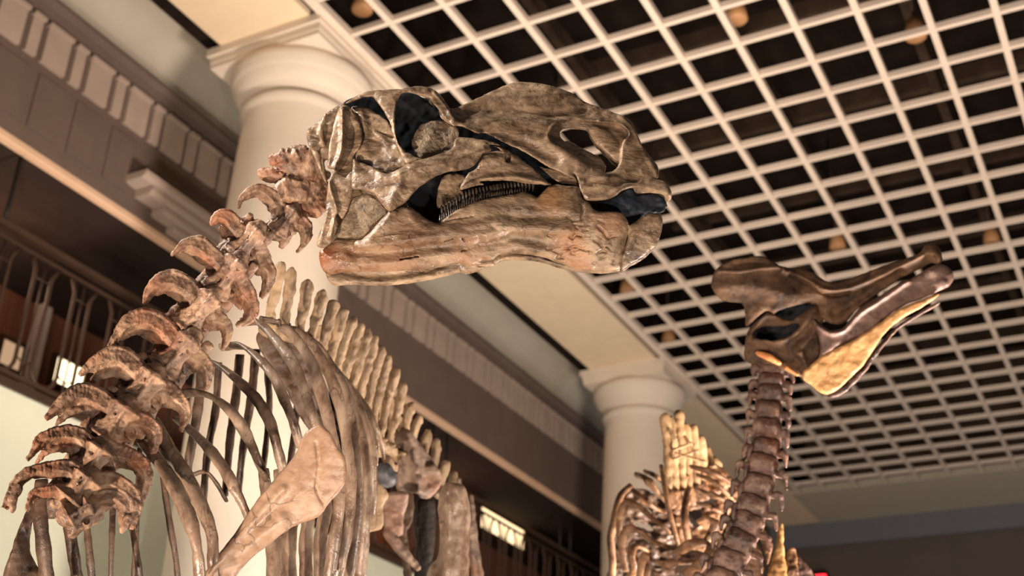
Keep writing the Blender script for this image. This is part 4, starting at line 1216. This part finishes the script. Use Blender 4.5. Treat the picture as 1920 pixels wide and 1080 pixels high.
bone('shade_core', [plate(Q8((330, 560), (450, 440), (700, 430), (740, 520), (700, 640), (560, 680), (340, 660)), -34, 5, 5)], 3, mapD(D2), M['core'], sk2, noise=(1, 12), label='near-black plate painted as shade in the skull openings')  # dark plate paints the shade behind the openings

# neck of discs
cl = [(1449, 672, 25), (1449, 697, 26), (1445, 722, 26), (1443, 746, 26), (1440, 778, 27), (1437, 812, 28), (1434, 848, 28), (1428, 882, 30), (1419, 920, 31), (1408, 958, 32), (1398, 992, 32), (1382, 1026, 33), (1364, 1062, 34), (1350, 1098, 34)]
for i, (x, y, r) in enumerate(cl):
    D = 5.45 - i * .03
    if i + 1 < len(cl): nx_, ny_ = cl[i + 1][0] - x, cl[i + 1][1] - y
    L = math.hypot(nx_, ny_); ux, uy = nx_ / L, ny_ / L; wx, wy = -uy, ux
    h = L / 2
    pr = []
    for tt, rr in ((-.86, 1.0), (-.5, .90), (0, .82), (.45, .9), (.8, 1.0)):
        pr.append(cap((x + ux * h * tt - wx * r * .45, y + uy * h * tt - wy * r * .45, 0), (x + ux * h * tt + wx * r * .45, y + uy * h * tt + wy * r * .45, 0), r * .52 * rr, r * .52 * rr, (1, 1, 1.0), k=5))
    for s in (-1, 1):
        lx = x + wx * r * s; ly = y + wy * r * s
        big = 1.0 + (.5 if i > 6 else 0)
        pr += path([(lx, ly, 6), (lx + wx * s * 9 * big, ly + wy * s * 9 * big - 3, 8), (lx + wx * s * 12 * big - 0, ly + wy * s * 12 * big + h * 1.2, 8)], [5, 5.5, 3], k=3)
        pr += path([(x + wx * r * .8 * s, y + wy * r * .8 * s, -16), (lx + wx * s * 10 * big, ly + wy * s * 10, -22)], [8, 6], k=4)
    if i >= 6:
        pr += path([(x - r * .9, y - h * .6, 12), (x - r * 1.0, y, 16), (x - r * 1.0, y + h * 1.1, 16)], [5, 4, 3], k=3)
    bone('cervical_vertebra', pr, 2.4, mapD(D), VB, rear, noise=(1.5, 9))

# neural spine fan of the back
base = Q7((425, 520), (465, 520), (505, 510), (545, 500), (585, 490), (625, 470), (665, 460), (715, 470))
tip = Q7((408, 140), (432, 150), (487, 125), (520, 190), (566, 205), (610, 270), (645, 330), (690, 390))
sp_ = []
for i, (b, t) in enumerate(zip(base, tip)):
    D = 6.6 + .06 * i
    vb = bone('dorsal_vertebra', [cap((b[0], b[1] + 22, 0), (b[0] + 8, b[1] + 42, 0), 10, 9)], 3, mapD(D), WB, rear, noise=(1.5, 9))
    bone('neural_spine', path([(b[0], b[1] + 20, 0), ((b[0] + t[0]) / 2 + 2, (b[1] + t[1]) / 2, 0), (t[0], t[1] + 6, 0), (t[0], t[1], 0)], [7.5, 8, 8.5, 6], (1, 1, .6)), 2.4, mapD(D), FB, vb, noise=(1.0, 12))
for a, b in (((455, 330), (560, 290)), ((455, 385), (600, 330)), ((470, 350), (640, 400)), ((520, 250), (600, 380)), ((430, 210), (470, 270))):
    q = Q7(a, b)
    bone('ossified_tendon', path([(q[0][0], q[0][1], 8), (q[1][0], q[1][1], 8)], [3.2, 3.0]), 2.4, mapD(6.6), FB, rear, noise=(1, 9))
# flank sheet of merged ribs below the fan and the curling ribs
bone('rib_sheet', [plate(Q7((430, 470), (520, 460), (640, 430), (720, 420), (800, 490), (860, 560), (800, 700), (720, 860), (640, 960), (520, 1000), (470, 800), (430, 640)), 0, 5, 5, wr=(7, 13), holes=[Q7((600, 570), (680, 575), (720, 620), (660, 640), (610, 610)), Q7((540, 700), (600, 690), (620, 740), (570, 800), (540, 770))])], 3, mapD(6.9), WB, rear, noise=(3, 10))


bone('far_rib_sheet', [plate(Q7((110, 640), (180, 580), (260, 560), (360, 600), (440, 640), (520, 700), (600, 860), (640, 1120), (100, 1120), (90, 900)), 0, 5, 5, wr=(9, 12),
     holes=[Q7((260, 980), (300, 950), (320, 990), (300, 1060), (265, 1060)), Q7((200, 760), (260, 760), (330, 800), (290, 810)), Q7((230, 640), (300, 680), (340, 720), (260, 680))])], 3, mapD(7.25), DB, rear, noise=(3, 10))


def rib2(pts, D, wdt, mat=None):
    P = catmull(np.array([p[:2] for p in pts], float), 6)
    D_ar = D - .10 * np.sin(PI * np.linspace(0, 1, len(P)))
    W3 = CAM + rays(P[:, 0], P[:, 1]) * D_ar[:, None]
    ww = np.interp(np.linspace(0, 1, len(P)), np.linspace(0, 1, len(wdt)), wdt) * D / FPX
    return MB().tube(W3, ww, 8, .6, (.6, .2, -.4)).build('rib', mat or WB, rear, True)


for pts, D, wdt in [
    (Q7((85, 1100), (90, 1000), (80, 860), (100, 760), (110, 700), (140, 600), (200, 540)), 6.5, [7, 8, 8, 7, 6]),
    (Q7((135, 900), (130, 800), (140, 700), (180, 645), (240, 660), (320, 730), (400, 790), (440, 830)), 6.3, [6, 7, 8, 8, 7, 5]),
    (Q7((170, 1050), (150, 950), (150, 860), (190, 800), (250, 815), (320, 870), (400, 900), (470, 915)), 6.2, [7, 8, 8, 8, 7, 5]),
    (Q7((200, 560), (260, 610), (330, 665), (400, 700)), 6.6, [8, 9, 8, 6]),
    (Q7((240, 480), (290, 500), (350, 570), (410, 640)), 6.7, [9, 9, 8, 6]),
    (Q7((290, 460), (340, 480), (390, 520)), 6.75, [7, 8, 6]),
    (Q7((380, 420), (400, 540), (430, 700), (470, 850), (505, 990)), 6.35, [4, 5, 5, 5, 3]),
    (Q7((560, 430), (640, 450), (720, 480), (800, 530)), 6.5, [6, 8, 8, 6]),
    (Q7((600, 480), (680, 510), (750, 570), (800, 620)), 6.45, [6, 7, 7, 6]),
    (Q7((590, 560), (660, 590), (740, 620), (770, 660)), 6.4, [6, 7, 7, 5]),
    (Q7((600, 650), (660, 660), (720, 690), (750, 720)), 6.3, [6, 8, 8, 5]),
    (Q7((600, 760), (650, 735), (700, 760), (690, 800), (650, 860), (600, 910)), 6.1, [5, 6, 9, 8, 5, 4]),
    (Q7((330, 990), (400, 1010), (480, 1000), (600, 1000)), 6.0, [6, 8, 7, 6]),
    (Q7((480, 640), (440, 560), (470, 520), (560, 470)), 6.8, [6, 7, 7, 6]),
    (Q7((250, 1100), (265, 1000), (290, 960), (305, 980), (290, 1100)), 6.1, [7, 8, 9, 8, 7]),
    (Q7((330, 1120), (345, 1060), (360, 1110)), 6.0, [7, 8, 7]),
    (Q7((540, 560), (520, 700), (540, 860), (600, 980)), 6.6, [6, 7, 7, 6]),
    (Q7((460, 960), (540, 900), (640, 880), (700, 930)), 6.0, [8, 10, 9, 6]),
    (Q7((180, 1100), (220, 1040), (200, 960), (230, 900), (300, 930)), 6.4, [7, 8, 8, 7, 5]),
    (Q7((520, 1080), (600, 1030), (660, 960), (680, 900)), 5.9, [10, 12, 10, 8]),
]:
    rib2(pts, D, wdt)
# right side: blades, one with uplight gold painted in, and the shoulder beside the neck foot
for pts, D, mat in [
    (Q7((1100, 742), (1112, 790), (1110, 860), (1118, 960), (1125, 1120), (1010, 1120), (1030, 1000), (1060, 900), (1075, 820)), 6.0, GB),
    (Q7((1135, 930), (1160, 905), (1185, 930), (1195, 1010), (1200, 1120), (1125, 1120), (1120, 1020)), 6.2, WB),
    (Q7((1190, 935), (1220, 980), (1330, 1120), (1220, 1120), (1195, 1040)), 6.3, VB),
    (Q7((975, 770), (1010, 830), (1045, 900), (1035, 960), (1010, 1010), (985, 900), (955, 830)), 5.9, WB),
    (Q7((930, 860), (960, 900), (985, 980), (980, 1120), (870, 1120), (890, 1000), (910, 930)), 5.8, WB)]:
    bone('shoulder_blade', [plate(pts, 0, 5, 5, wr=(2, 12))], 2.6, mapD(D), mat, rear, noise=(1.5, 9))
fx = at(1380, 1080, 6.0)
for dx in (0, .5):
    MB().tube(catmull([(fx[0] + dx, fx[1], 2.75), (fx[0] + dx + .1, fx[1] + .3, 1.5), (fx[0] + dx, fx[1] + .1, .6), (fx[0] + dx, fx[1], .03)], 6), [.09] * 6 + [.06] * 13, 12).build('lower_leg', WB, rear, True)
bone('trunk_vertebra', path([(1300, 1060, -60), (1320, 1120, -40), (1380, 1180, -20)], [30, 34, 34]), 5, mapD(6.0), VB, rear, noise=(2, 14))
